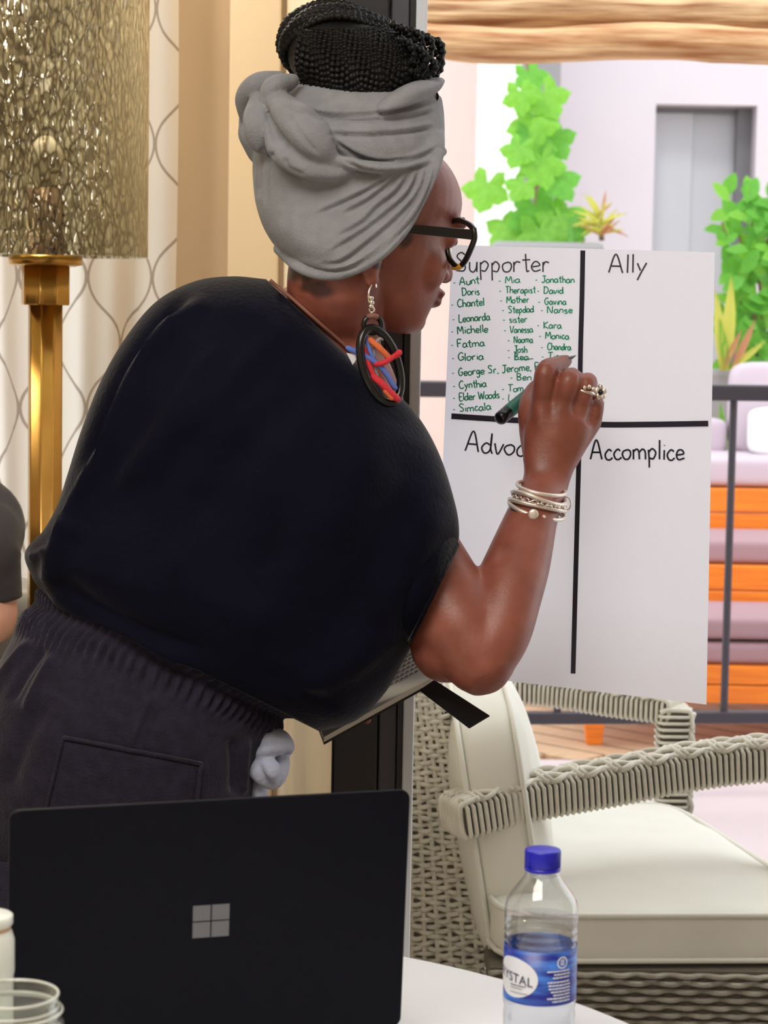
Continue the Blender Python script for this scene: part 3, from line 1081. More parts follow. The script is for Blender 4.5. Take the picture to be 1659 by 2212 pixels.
# side of the back: tapering panel woven row by row
rowsR = [(1470, 948), (1540, 962), (1620, 980), (1700, 998), (1800, 1018), (1900, 1034), (2000, 1046), (2100, 1054), (2200, 1060)]
BD = 3.56
def edge(y):
    return np.interp(y, [r[0] for r in rowsR], [r[1] for r in rowsR])
rings = []
for y in list(range(1470, 2201, 40)):
    a, c = P(872, y, BD), P(edge(y) - 6, y, BD)
    rings.append([a, c, c + Vector((0, .09, 0)), a + Vector((0, .09, 0))])
zl = rings[-1][0].z
rings.append([Vector((p.x, p.y, .04)) for p in rings[-1]])
obj('back_side_panel', B().loft(rings), M['wicker_dark'], CH, smooth=False)
k = 0
y = 1474.0
while y < 2190:
    a, c = P(870, y, BD), P(edge(y), y, BD)
    L = (c - a).length
    pp, rr = [], []
    n = max(12, int(L / .0055))
    for i in range(n + 1):
        t = i / n
        s = t * L
        ph = s / .030 * 2 * pi + (k % 2) * pi
        pp.append(a.lerp(c, t) + Vector((0, -.0035 - .0048 * math.sin(ph), .0022 * math.sin(ph * .5 + k))))
        rr.append(.0056)
    pp += [c + Vector((.004, .01, 0)), c + Vector((.004, .045, 0)), c + Vector((.002, .085, 0))]
    rr += [.005, .005, .004]
    obj('weave_strand', B().tube(pp, rr, n=6, flat=.75), M['wicker'], CH)
    k += 1
    y += 12.2
for i in range(6):
    t = (i + .5) / 6
    q = [P(875 + (edge(y) - 882) * t, y, BD - .004) for y in range(1474, 2200, 60)]
    obj('stake', B().tube(q, .0045, n=6), M['wicker'], CH)
# woven seat rail under the cushion
zr1, zr0 = .405, .12
xa_, xb_ = X(1060, 3.4, 1900), 1.02 * X(1760, 3.62, 1650)
obj('seat_rail', B().box((xa_, 3.36, zr0), (xb_, 3.40, zr1)), M['wicker_dark'], CH, smooth=False)
k = 0
zz = zr1 - .006
while zz > .14:
    pp = []
    n = 100
    for i in range(n + 1):
        xx = xa_ + (xb_ - xa_) * i / n
        ph = (xx / .052) * 2 * pi + (k % 2) * pi
        pp.append((xx, 3.353 - .0075 * math.sin(ph), zz + .001 * math.sin(ph)))
    obj('seat_rail_strand', B().tube(pp, .0062, n=6, flat=.7), M['wicker_shaded'], CH)
    zz -= .0125
    k += 1
obj('seat_platform', B().box((xa_, 3.40, .36), (.54, 4.2, .40)).box((.5405, 3.40, .36), (.66, 3.72, .40)), M['wicker_dark'], CH, smooth=False)
# cushions
sc = Vector((.372, 3.755, .452))
yw = math.radians(4)
axx, axy = Vector((math.cos(yw), math.sin(yw), 0)), Vector((-math.sin(yw), math.cos(yw), 0))
def splay(p):
    q = Vector(p) - sc
    a_, b_ = q.dot(axx), q.dot(axy)
    return Vector(p) + axx * (.06 * max(0, (a_ + .213) / .426) * (1 - b_ / .385))
cb_ = B().cushion(sc, axx * .213, axy * .385, Vector((0, 0, .044)), p=9, puff=.42, n=22, wr=.004)
cb_.v = [tuple(splay(p)) for p in cb_.v]
seat = obj('seat_cushion', cb_, M['cushion'], CH)
for zz in (.036, -.036):
    pp = []
    for i in range(80):
        a = 2 * pi * i / 80
        c_, s_ = math.cos(a), math.sin(a)
        m = (abs(c_) ** 9 + abs(s_) ** 9) ** (-1 / 9)
        pp.append(splay(sc + axx * (.213 * c_ * m) + axy * (.385 * s_ * m) + Vector((0, 0, zz))))
    obj('piping', B().tube(pp, .0048, n=8, closed=True), M['piping'], seat)
bc = P(1066, 1722, 3.80)
upb = (P(1003, 1470, 3.8) - P(1080, 1975, 3.8)).normalized()
thb = Vector((upb.z, 0, -upb.x)).normalized()
dpb = upb.cross(thb)
bcu = obj('back_cushion', B().cushion(bc, upb * .215, dpb * .34, thb * .06, p=6, puff=.5, n=20, wr=.006, seed=3), M['cushion'], CH)
for zz in (.045, -.045):
    pp = []
    for i in range(80):
        a = 2 * pi * i / 80
        c_, s_ = math.cos(a), math.sin(a)
        m = (abs(c_) ** 6 + abs(s_) ** 6) ** (-1 / 6)
        pp.append(bc + upb * (.213 * c_ * m) + dpb * (.338 * s_ * m) + thb * zz)
    obj('piping', B().tube(pp, .0048, n=8, closed=True), M['piping'], bcu)

# ================================================================== TABLE
TZ = .765
tc = Vector((-.305, 1.66, 0))
tb = thing('round_table', 'round white table top in the foreground under the laptop', 'table', tc)
obj('table_top', B().lathe([(.62, TZ - .028), (.648, TZ - .024), (.652, TZ - .012), (.650, TZ - .003), (.645, TZ)], tc, 96), M['table'], tb)
obj('pedestal', B().lathe([(.04, .03), (.035, .1), (.035, TZ - .06), (.06, TZ - .04), (.16, TZ - .0285)], tc, 32), M['table_leg'], tb)
obj('foot_plate', B().lathe([(.28, 0), (.28, .012), (.06, .03)], tc, 48), M['table_leg'], tb)

# ------------------------------------------------------------------ laptop
TR = P(887, 1706, 1.93)
TL = P(21, 1752, (TR.z - CAM.z) / (P(21, 1752, 1).z - CAM.z))
ex = (TR - TL)
lw = ex.length
ex.normalize()
ex.z *= 1
BRp = P(866, 2212, 1.944)
BR = TR + (BRp - TR) * ((TR.z - TZ - .016) / (TR.z - BRp.z))
ey = (BR - TR)
lh = ey.length
ey.normalize()
ex = (ex - ey * ex.dot(ey)).normalized()
ez = ex.cross(ey).normalized()
if ez.y > 0:
    ez = -ez          # ez points toward the camera
lap = thing('laptop', 'black laptop seen from behind with pale window mark on lid', 'laptop', (TL + ex * lw / 2).to_tuple()[:2] + (TZ,))
def lpt(u, v, w=0):
    return TL + ex * u + ey * v + ez * w
def rrect(u0, v0, u1, v1, r, n=6):
    out = []
    for cx, cy, a0 in ((u1 - r, v0 + r, -pi / 2), (u1 - r, v1 - r, 0), (u0 + r, v1 - r, pi / 2), (u0 + r, v0 + r, pi)):
        for k in range(n + 1):
            a = a0 + pi / 2 * k / n
            out.append((cx + r * math.cos(a), cy + r * math.sin(a)))
    return out
rr = rrect(0, 0, lw, lh, .009)
def inset(pts, d, w):
    cx, cy = lw / 2, lh / 2
    return [lpt(cx + (u - cx) * (1 - 2 * d / lw), cy + (v - cy) * (1 - 2 * d / lh), w) for u, v in pts]
obj('lid', B().loft([inset(rr, .0012, -.005), inset(rr, 0, -.004), inset(rr, 0, -.001), inset(rr, .0008, -.0002), inset(rr, .002, 0)]), M['laptop'], lap, smooth=False)
obj('screen', B().loft([inset(rr, .006, -.0052), inset(rr, .006, -.0056)]), M['screen'], lap, smooth=False)
lg = B()
def onlid(x, y):
    d = vdir(x, y)
    return CAM + d * ((TL - CAM).dot(ez) / d.dot(ez))
s0 = (onlid(417, 1957) - TL)
gu, gv = s0.dot(ex), s0.dot(ey)
s1 = (onlid(494, 2021) - TL)
hu, hv = s1.dot(ex), s1.dot(ey)
gap = .0012
mu, mv = (gu + hu) / 2, (gv + hv) / 2
for (u0, u1) in ((gu, mu - gap / 2), (mu + gap / 2, hu)):
    for (v0, v1) in ((gv, mv - gap / 2), (mv + gap / 2, hv)):
        q = [lpt(u0, v0, .0001), lpt(u1, v0, .0001), lpt(u1, v1, .0001), lpt(u0, v1, .0001)]
        lg.hexa(q, [p + ez * .0003 for p in q])
obj('emblem', lg, M['logo'], lap, smooth=False, label='grey four pane window mark')
# keyboard half on the far side
bw = -Vector((ez.x, ez.y, 0)).normalized()
exh = Vector((ex.x, ex.y, 0)).normalized()
o0 = Vector((BR.x, BR.y, TZ)) - exh * lw + bw * .003
def bpt(u, v, z):
    return o0 + exh * u + bw * v + Vector((0, 0, z))
ly = lh * .98
obj('keyboard_deck', B().hexa([bpt(0, 0, .002), bpt(lw, 0, .002), bpt(lw, ly, .002), bpt(0, ly, .002)], [bpt(0, 0, .015), bpt(lw, 0, .015), bpt(lw, ly, .010), bpt(0, ly, .010)]), M['laptop'], lap, smooth=False, bevel=.002)
kb = B()
for r in range(5):
    for c in range(13):
        u = .03 + c * (lw - .06) / 13
        v = .02 + r * .02
        q = [bpt(u, v, .0148 - v * .02), bpt(u + .018, v, .0148 - v * .02), bpt(u + .018, v + .016, .0145 - v * .02), bpt(u, v + .016, .0145 - v * .02)]
        kb.hexa(q, [p + Vector((0, 0, .0015)) for p in q])
ko = obj('keys', kb, M['screen'], lap, smooth=False)
ko['kind'] = 'stuff'
ft = B()
for u in (.03, lw - .03):
    for v in (.02, ly - .02):
        c = bpt(u, v, 0)
        ft.box((-.006, -.006, 0), (.006, .006, .0021), Matrix.Identity(3), c)
obj('rubber_feet', ft, M['plastic_black'], lap, smooth=False)

# ------------------------------------------------------------------ water bottle
BDp = 1.93
bx = X(1169, BDp, 2000)
bot = thing('water_bottle', 'clear water bottle with blue cap and blue label on table', 'bottle', (bx, BDp, TZ))
zq = lambda py: Z(py, BDp, 1169) - TZ
k_ = BDp / F
prof = [(.012, .003), (.026, .0005), (.030, .004), (.0318, .012)]
for (zz) in (.020, .026, .032):
    pass
zt_ = zq(1902)
sh = [(2185, 80), (2172, 78), (2160, 81), (2150, 81), (2148, 80), (2036, 80), (2033, 78), (2028, 79.5), (2024, 81.5), (2020, 80.5), (2016, 78), (2011, 79.5), (2007, 81.5), (2003, 80.5), (1999, 78), (1994, 79.5), (1989, 81.5), (1980, 81.5), (1965, 81.5), (1945, 78), (1925, 66), (1905, 50), (1890, 39), (1880, 34), (1872, 33)]
low = max(z for r, z in prof)
for y, r in sh:
    if zq(y) > low + .002:
        prof.append((r * k_, zq(y)))
tp = prof[-1][1]
body_prof = prof + [(.0128, tp + .004)]
obj('bottle_body', B().lathe(body_prof + [(body_prof[-1][0] - .0005, tp + .004)], (bx, BDp, TZ), 64, caps=False), M['pet'], bot)
# water fill
wl = zq(1982)
wp = [(0.0005, .004)] + [(r - .0006, max(z, .0035)) for r, z in prof if z < wl - .002] + [(81.2 * k_ - .0006, wl), (.0005, wl)]
m = glass('water', (.95, .965, .985), .05, 1.33)
obj('water', B().lathe(wp, (bx, BDp, TZ), 64, caps=False), m, bot)
# cap
c0, c1 = zq(1879), zq(1834)
capr = 40 * k_
knurl = lambda a: 1 + .012 * math.cos(60 * a)
cp = obj('cap', B().lathe([(capr * .98, c0), (capr, c0 + .001), (capr, c0 + .0030)], (bx, BDp, TZ), 120).lathe(
    [(capr * .97, c0 + .0034), (capr * .985, c0 + .004), (capr * .985, c1 - .0015), (capr * .95, c1 - .0003), (capr * .9, c1)], (bx, BDp, TZ), 120, knurl), M['blue_cap'], bot)
obj('neck_ring', B().lathe([(.013, c0 - .0045), (capr * .93, c0 - .0035), (capr * .93, c0 - .0015), (.013, c0 - .0008)], (bx, BDp, TZ), 64), M['pet'], bot)
# label band
l0, l1 = zq(2150), zq(2036)
lr = 80 * k_ + .0004
lb = obj('label', B().lathe([(lr, l0), (lr, l1), (lr - .0002, l1), (lr - .0002, l0), (lr, l0)], (bx, BDp, TZ), 96, caps=False), M['label_blue'], bot, label='blue paper label with white oval')
def cyl(a, z, off=0.0):
    """a: metres along the label to the right of the side facing the camera"""
    th = -pi / 2 + a / lr
    return Vector((bx + (lr + off) * math.cos(th), BDp + (lr + off) * math.sin(th), TZ + z))
def cyl_fan(pts, off, m_, name, parent, th=.0001):
    bb = B()
    n = len(pts)
    cx = sum(p[0] for p in pts) / n
    cz = sum(p[1] for p in pts) / n
    K = 6
    rings = []
    for k in range(1, K + 1):
        rings.append([cyl(cx + (a - cx) * k / K, cz + (z - cz) * k / K, off) for a, z in pts])
    bb.loft(rings, caps=False)
    bb.add([cyl(cx, cz, off)] + rings[0], [(0, 1 + i, 1 + (i + 1) % n) for i in range(n)])
    return obj(name, bb, m_, parent)
zm = (l0 + l1) / 2
oc = -.0285
ov = [(oc + .0245 * math.cos(2 * pi * k / 40), zm - .001 + .0180 * math.sin(2 * pi * k / 40)) for k in range(40)]
cyl_fan(ov, .0003, M['label_white'], 'oval', lb)
def text_mesh(txt, size, shear=0):
    cu = bpy.data.curves.new('t', 'FONT')
    cu.body = txt
    cu.size = size
    cu.shear = shear
    cu.resolution_u = 3
    o = bpy.data.objects.new('t', cu)
    COL.objects.link(o)
    dg = bpy.context.evaluated_depsgraph_get()
    me = bpy.data.meshes.new_from_object(o.evaluated_get(dg))
    bpy.data.objects.remove(o)
    v = vget(me)
    f = [tuple(p.vertices) for p in me.polygons]
    bpy.data.meshes.remove(me)
    return v, f
def cyl_text(txt, size, a0, z0, off, m_, parent, name='lettering', center=False, slope=0, sx=1):
    v, f = text_mesh(txt, size)
    w = v[:, 0].max() * sx
    bb = B()
    bb.add([cyl(a0 + p[0] * sx - (w if center == 'r' else w / 2 if center else 0), z0 + p[1] + slope * p[0], off) for p in v], f)
    o = put(name, bb.mesh(name, root_loc(parent)), m_, parent, smooth=False)
    return o
cyl_text('CRYSTAL', .0118, -.0085, zm - .0015, .0009, M['label_ink'], lb, center='r', slope=-.12, sx=.95)
for i, (w_, dz) in enumerate(((.016, -.008), (.013, -.0105), (.018, -.0145))):
    bb = B()
    a0 = -.031
    bb.loft([[cyl(a0 + w_ * t / 8, zm + dz + e, .0009) for e in (0, .0007)] for t in range(9)], closed=False)
    obj('fine_print', bb, M['label_ink'] if i < 1 else M['pier_grey'], lb, smooth=False)
rnd = random.Random(3)
for i in range(10):
    z_ = zm + .0065 - i * .0029 - (.001 if i > 2 else 0)
    a0 = .004 + rnd.uniform(-.002, .006)
    a1 = .0275
    bb = B()
    t = a0
    while t < a1 - .001:
        w_ = rnd.uniform(.0012, .0036)
        hgt = .0013
        bb.loft([[cyl(min(a1, t + w_ * s / 3), z_ + e, .0006) for e in (0, hgt)] for s in range(4)], closed=False)
        t += w_ + .0004
    obj('fine_print', bb, M['label_white'], lb, smooth=False)
# small round tidy mark
rc = [(.018 + .0052 * math.cos(2 * pi * k / 28), zm + .0145 + .0052 * math.sin(2 * pi * k / 28)) for k in range(28)]
bb = B()
bb.loft([[cyl(.018 + r * math.cos(2 * pi * k / 28), zm + .0145 + r * math.sin(2 * pi * k / 28), .0006) for k in list(range(28)) + [0]] for r in (.0042, .0054)], closed=False, caps=False)
for a0, a1, z0, z1 in ((.0163, .0171, .0172, .0215), (.0189, .0197, .0172, .0215), (.0163, .0197, .0172, .018), (.0158, .0202, .0216, .0223), (.0177, .0183, .0172, .0215)):
    bb.loft([[cyl(a0, zm - .005 + z0, .0006), cyl(a0, zm - .005 + z1, .0006)], [cyl(a1, zm - .005 + z0, .0006), cyl(a1, zm - .005 + z1, .0006)]], closed=False)
obj('recycling_mark', bb, M['label_white'], lb, smooth=False)

# ------------------------------------------------------------------ jar and canister at lower left
JD = 1.60
jx = X(24, JD, 2150)
jz = lambda py: Z(py, JD, 24) - TZ
jk = JD / F
jt = jz(2146)
jp = [(.030, .002), (.036, .001), (.040, .006), (.0405, .03), (.0405, jt - .03), (.0385, jt - .02), (.0355, jt - .0165), (.0372, jt - .014), (.0372, jt - .0115), (.0345, jt - .010), (.0350, jt - .001), (.0342, jt), (.0330, jt - .001),
      (.0325, jt - .010), (.0335, jt - .018), (.0365, jt - .026), (.038, jt - .04), (.038, .01), (.034, .006), (.030, .005)]
jar = tag(obj('glass_jar', B().lathe(jp, (jx, JD, TZ), 64, caps=True), M['jar']), 'empty clear glass jar with ringed rim in bottom left corner', 'jar')
jar.data.transform(Matrix.Translation(Vector((-jx, -JD, -TZ))))
jar.location = (jx, JD, TZ)
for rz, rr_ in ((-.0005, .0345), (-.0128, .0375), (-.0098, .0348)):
    obj('rim_glint_ring', B().tube([(jx + rr_ * math.cos(2 * pi * k / 64), JD + rr_ * math.sin(2 * pi * k / 64), TZ + jt + rz) for k in range(64)], .0011, n=6, closed=True), M['label_white'] if 0 else mat('rim_glint', (.62, .64, .58), .15), jar)  # opaque pale rings paint the glints along the glass rim
KD = 1.71
kx = X(-28, KD, 2000)
kz = lambda py: Z(py, KD, 0) - TZ
kk = KD / F
ca = thing('canister', 'pale lidded canister behind the glass jar at left edge', 'canister', (kx, KD, TZ))
zt2 = kz(1975)
obj('canister_body', B().lathe([(.019, 0), (.021, .002), (.0205, kz(2112)), (.0215, kz(2094) - .001), (.0215, kz(2030)), (.0195, kz(2012)), (.0182, kz(2006)), (.0182, kz(1998))], (kx, KD, TZ), 48), M['canister'], ca)
obj('band', B().lathe([(.0185, kz(2012)), (.0186, kz(1998))], (kx, KD, TZ), 48, caps=False), M['canister_band'], ca)
obj('lid', B().lathe([(.0195, kz(1998)), (.0203, kz(1994)), (.0203, zt2 - .001), (.019, zt2)], (kx, KD, TZ), 48), M['canister'], ca)

# ================================================================== FLIP SHEET ON THE GLASS
GD = DF + .03
PD = GD - .004          # sheet plane, just inside the pane
fs_ = thing('flip_chart_sheet', 'large white paper sheet with four handwritten quadrants stuck on the glass', 'paper', P(1250, 1000, PD))
cor = ((976, 529), (1544, 545), (1526, 1522), (938, 1452))
def sheet_px(u, v):
    a = Vector(cor[0]).lerp(Vector(cor[1]), u)
    c = Vector(cor[3]).lerp(Vector(cor[2]), u)
    return a.lerp(c, v)
def curl(v):
    return .035 * max(0, (v - .8) / .2) ** 2
vs, fs = [], []
nu_, nv_ = 20, 36
for j in range(nv_ + 1):
    for i in range(nu_ + 1):
        q = sheet_px(i / nu_, j / nv_)
        vs.append(P(q.x, q.y, PD - curl(j / nv_) - .0012 * math.sin(i * .5) * (j / nv_)))
for j in range(nv_):
    for i in range(nu_):
        a = j * (nu_ + 1) + i
        fs.append((a, a + 1, a + nu_ + 2, a + nu_ + 1))
bb = B()
bb.add(vs, fs)
so_ = obj('sheet', bb, M['paper'], fs_)
def onsheet(x, y, lift=.0016):
    v = max(0, min(1, (y - 537) / 960))
    return P(x, y, PD - curl(v) - .0014 * v - lift)
def ribbon(bb, pts, w, lift=.0016):
    pts = [Vector(p) for p in pts]
    n = len(pts)
    row = []
    for i in range(n):
        t = pts[min(i + 1, n - 1)] - pts[max(i - 1, 0)]
        if t.length < 1e-6:
            t = Vector((1, 0))
        t.normalize()
        nn = Vector((-t.y, t.x)) * w / 2
        row.append([onsheet(*(pts[i] + nn), lift), onsheet(*(pts[i] - nn), lift)])
    if n > 1:
        bb.loft(row, closed=False)
rnd = random.Random(5)
def smooth2(pts, m):
    return [tuple(p) for p in cr(pts, m)]
bb = B()
ribbon(bb, smooth2([(1259, 541), (1257, 650), (1254, 760), (1252, 900), (1250, 1000), (1246, 1150), (1242, 1300), (1238, 1455)], 60), 10.5)
obj('divider_line', bb, M['ink_black'], fs_, smooth=False)
bb = B()
ribbon(bb, smooth2([(975, 899), (1050, 904), (1150, 910), (1290, 917), (1400, 917), (1530, 915)], 40), 12.5, .0018)
obj('divider_line', bb, M['ink_black'], fs_, smooth=False)
# single-stroke handwriting; x across, y up, x-height .55, cap height 1
o_ = [(.22, .5), (.06, .42), (.0, .25), (.1, .03), (.26, .02), (.38, .2), (.36, .42), (.22, .52)]
G = {
 'a': (.5, [[(.36, .45), (.2, .54), (.03, .35), (.05, .1), (.2, .0), (.35, .2), (.38, .5), (.38, .2), (.48, .0)]]),
 'b': (.48, [[(.04, 1), (.04, .5), (.03, .02)], [(.04, .35), (.2, .52), (.36, .3), (.25, .02), (.03, .05)]]),
 'c': (.42, [[(.34, .44), (.2, .53), (.04, .3), (.1, .05), (.24, .0), (.38, .12)]]),
 'd': (.5, [[(.34, .42), (.18, .5), (.02, .25), (.14, .0), (.34, .2), (.38, 1.0), (.38, .3), (.44, .0)]]),
 'e': (.46, [[(.05, .25), (.36, .32), (.3, .5), (.12, .5), (.03, .25), (.14, .02), (.4, .1)]]),
 'f': (.4, [[(.36, .9), (.22, 1), (.15, .7), (.14, .0)], [(.02, .5), (.34, .52)]]),
 'g': (.48, [[(.36, .45), (.16, .52), (.03, .28), (.16, .05), (.34, .3), (.37, .5), (.36, -.2), (.2, -.38), (.04, -.25)]]),
 'h': (.48, [[(.05, 1), (.05, .0)], [(.05, .35), (.22, .53), (.36, .4), (.38, .0)]]),
 'i': (.2, [[(.08, .5), (.08, .0)], [(.08, .72), (.09, .76)]]),
 'k': (.44, [[(.05, 1), (.05, .0)], [(.36, .52), (.06, .25), (.38, .0)]]),
 'l': (.2, [[(.08, 1), (.07, .0)]]),
 'm': (.72, [[(.04, .52), (.05, .0)], [(.05, .38), (.2, .53), (.32, .4), (.33, .0)], [(.33, .38), (.48, .53), (.6, .4), (.62, .0)]]),
 'n': (.48, [[(.04, .52), (.05, .0)], [(.05, .38), (.22, .53), (.36, .4), (.38, .0)]]),
 'o': (.46, [o_]),
 'p': (.5, [[(.05, .5), (.07, .0), (.08, -.42)], [(.06, .38), (.22, .55), (.38, .35), (.26, .04), (.08, .08)]]),
 'r': (.4, [[(.05, .52), (.06, .0)], [(.06, .34), (.18, .52), (.34, .48)]]),
 's': (.38, [[(.3, .48), (.14, .53), (.05, .4), (.26, .22), (.26, .04), (.04, .03)]]),
 't': (.4, [[(.18, .9), (.18, .3), (.22, .0), (.32, .04)], [(.0, .58), (.36, .6)]]),
 'u': (.48, [[(.04, .52), (.06, .12), (.2, .0), (.36, .2), (.38, .52), (.38, .0)]]),
 'v': (.44, [[(.02, .52), (.18, .0), (.38, .52)]]),
 'w': (.62, [[(.02, .52), (.14, .0), (.3, .42), (.42, .0), (.56, .52)]]),
 'y': (.46, [[(.03, .52), (.18, .12)], [(.38, .55), (.2, .0), (.06, -.4)]]),
 'z': (.42, [[(.04, .5), (.34, .5), (.05, .02), (.38, .02)]]),
 'A': (.66, [[(.0, .0), (.28, 1.0), (.54, .0)], [(.1, .36), (.48, .36)]]),
 'B': (.55, [[(.05, 1), (.05, .0)], [(.05, 1), (.36, .9), (.3, .58), (.07, .52), (.4, .4), (.38, .08), (.05, .0)]]),
 'C': (.6, [[(.5, .85), (.3, 1), (.05, .6), (.1, .15), (.32, .0), (.52, .16)]]),
 'D': (.62, [[(.08, 1), (.07, .0)], [(.0, .98), (.4, .88), (.52, .45), (.34, .05), (.02, .0)]]),
 'E': (.5, [[(.42, .95), (.06, .95), (.06, .0), (.44, .02)], [(.06, .5), (.36, .5)]]),
 'F': (.5, [[(.44, .97), (.06, .96), (.06, .0)], [(.06, .5), (.36, .5)]]),
 'G': (.6, [[(.48, .86), (.28, 1), (.04, .55), (.2, .02), (.48, .2), (.48, .45), (.28, .44)]]),
 'J': (.5, [[(.1, .97), (.5, .97)], [(.34, .97), (.32, .2), (.16, .0), (.02, .16)]]),
 'K': (.56, [[(.06, 1), (.06, .0)], [(.46, .98), (.07, .45), (.5, .0)]]),
 'L': (.5, [[(.07, 1), (.05, .02), (.44, .04)]]),
 'M': (.74, [[(.02, .0), (.1, .98), (.32, .35), (.54, 1), (.64, .0)]]),
 'N': (.62, [[(.04, .0), (.06, .98), (.46, .02), (.5, 1)]]),
 'S': (.56, [[(.44, .86), (.24, 1), (.06, .78), (.4, .36), (.34, .06), (.04, .08)]]),
 'T': (.56, [[(.0, .96), (.52, .98)], [(.26, .96), (.24, .0)]]),
 'V': (.56, [[(.02, 1), (.22, .0), (.5, 1)]]),
 'W': (.8, [[(.02, 1), (.18, .0), (.38, .8), (.54, .0), (.74, 1)]]),
 '-': (.42, [[(.04, .32), (.3, .34)]]),
 ',': (.2, [[(.1, .06), (.04, -.16)]]),
 ' ': (.32, []),
}
def write(txt, x, y, cap, w, m_, rot=0.0, sx=1.0, jit=.03, width=None, slant=.0):
    tot = sum(G[c][0] for c in txt if c in G)
    if width:
        sx = width / (tot * cap)
    bb = B()
    cx = 0
    ca_, sa_ = math.cos(rot), math.sin(rot)
    for c in txt:
        if c not in G:
            continue
        adv, strokes = G[c]
        jy = rnd.uniform(-jit, jit)
        for st in strokes:
            q = [((cx + px_ + rnd.uniform(-jit, jit) * .5) * sx * cap + slant * py_ * cap, (py_ + jy) * cap) for px_, py_ in st]
            q = smooth2(q, max(4, len(q) * (5 if cap > 25 else 3))) if len(q) > 2 else q
            ribbon(bb, [(x + a * ca_ + b_ * sa_, y + a * sa_ - b_ * ca_) for a, b_ in q], w)
        cx += adv
    if bb.v:
        obj('handwriting', bb, m_, fs_, smooth=False)
write('Supporter', 984, 588, 42, 3.2, M['ink_thin'], rot=-.01, width=206, jit=.04)
write('Ally', 1314, 588, 40, 3.6, M['ink_thin'], rot=.03, width=86)
write('Advocate', 1004, 974, 44, 3.8, M['ink_black'], rot=.10, width=205)
write('Accomplice', 1275, 993, 42, 4.0, M['ink_black'], rot=.0, width=206)
gi = M['ink_green']
c1 = [('Aunt', 985, 616, 50), ('Doris', 990, 639, 45), ('Chantel', 980, 664, 66), ('Leonarda', 983, 696, 75), ('Michelle', 980, 722, 74), ('Fatma', 980, 751, 66), ('Gloria', 982, 780, 62),
      ('George Sr, Jerome, F B', 982, 812, 200), ('Cynthia', 984, 840, 66), ('Elder Woods', 984, 866, 94), ('Simcala', 984, 890, 76)]
for i, (t, x_, y_, w_) in enumerate(c1):
    if i != 1:
        write('-', x_ - 6, y_, 16, 2.0, gi)
    write(t, x_ + 8, y_, 17, 2.7, gi, rot=-.07, width=w_ - 6, jit=.05)
c2 = [('Mia', 1083, 612, 40), ('Therapist', 1084, 634, 72), ('Mother', 1086, 655, 56), ('Stepdad', 1090, 676, 62), ('sister', 1092, 697, 46), ('Vanessa', 1094, 719, 56), ('Naoma', 1102, 741, 48), ('Josh', 1102, 762, 36), ('Bea', 1103, 778, 38),
      ('Ben', 1108, 822, 40), ('Tom', 1090, 846, 40), ('Liz', 1090, 867, 36)]
for t, x_, y_, w_ in c2:
    write('-', x_ - 6, y_, 15, 2.0, gi)
    write(t, x_ + 8, y_, 15, 2.5, gi, rot=-.02, width=w_ - 6, jit=.05)
bb = B()
ribbon(bb, [(1116, 748), (1114, 777), (1152, 775)], 2.2)
obj('underline_mark', bb, gi, fs_, smooth=False)
c3 = [('Jonathan', 1162, 610, 76), ('David', 1166, 634, 48), ('Gavina', 1168, 658, 52), ('Nanse', 1174, 676, 60), ('Kara', 1166, 709, 44), ('Monica', 1170, 732, 56), ('Chandra', 1174, 756, 56), ('Tia', 1176, 776, 30)]
for t, x_, y_, w_ in c3:
    write('-', x_ - 6, y_, 15, 2.0, gi)
    write(t, x_ + 8, y_, 15, 2.6, gi, rot=.01, width=w_ - 4, jit=.05)

# ================================================================== THE WRITING WOMAN
WD = 2.72
HO = P(808, 493, 2.70)
fy, fp = math.radians(30), math.radians(9)
fw = Vector((math.cos(fy) * math.cos(fp), math.sin(fy) * math.cos(fp), -math.sin(fp)))
rt = Vector((math.sin(fy), -math.cos(fy), 0))
upv = rt.cross(fw)
HR = Matrix((rt, fw, upv)).transposed()
def HM(x, y, z):
    return HO + HR @ Vector((x, y, z))
wom = thing('person', 'person in navy top and grey headscarf bending to write on the sheet', 'person', (P(250, 1700, WD).x, WD, 0))
body = B()
# head, crown to chin, in the head's own axes: height, front, back, half width
hs = [(-.118, .070, .040, .016), (-.111, .080, .02, .030), (-.098, .085, .0, .041), (-.082, .090, -.03, .050), (-.065, .096, -.06, .057), (-.045, .096, -.08, .064),
      (-.02, .097, -.092, .069), (0, .097, -.10, .072), (.018, .102, -.105, .075), (.04, .107, -.108, .077), (.065, .100, -.106, .076), (.09, .078, -.09, .067), (.108, .045, -.06, .045), (.116, .01, -.02, .015)]
rings = []
for z, yf, yb, hw in cr(hs, 40):
    yc, A = (yf + yb) / 2, (yf - yb) / 2
    r = []
    for k in range(40):
        a = 2 * pi * k / 40
        cx_, sx_ = math.cos(a), math.sin(a)
        p_ = 2.25
        yy = math.copysign(abs(cx_) ** (2 / p_), cx_)
        xx = math.copysign(abs(sx_) ** (2 / p_), sx_)
        nar = 1 - .16 * max(0, yy) ** 2 * (1 if z < .03 else .4)
        r.append(HM(hw * xx * nar, yc + A * yy, z))
    rings.append(r)
body.loft(rings)
body.tube([HM(0, .092, .012), HM(0, .097, -.008), HM(0, .105, -.026), HM(0, .109, -.038)], [.008, .008, .010, .0105], n=12, m=12, dome=True)
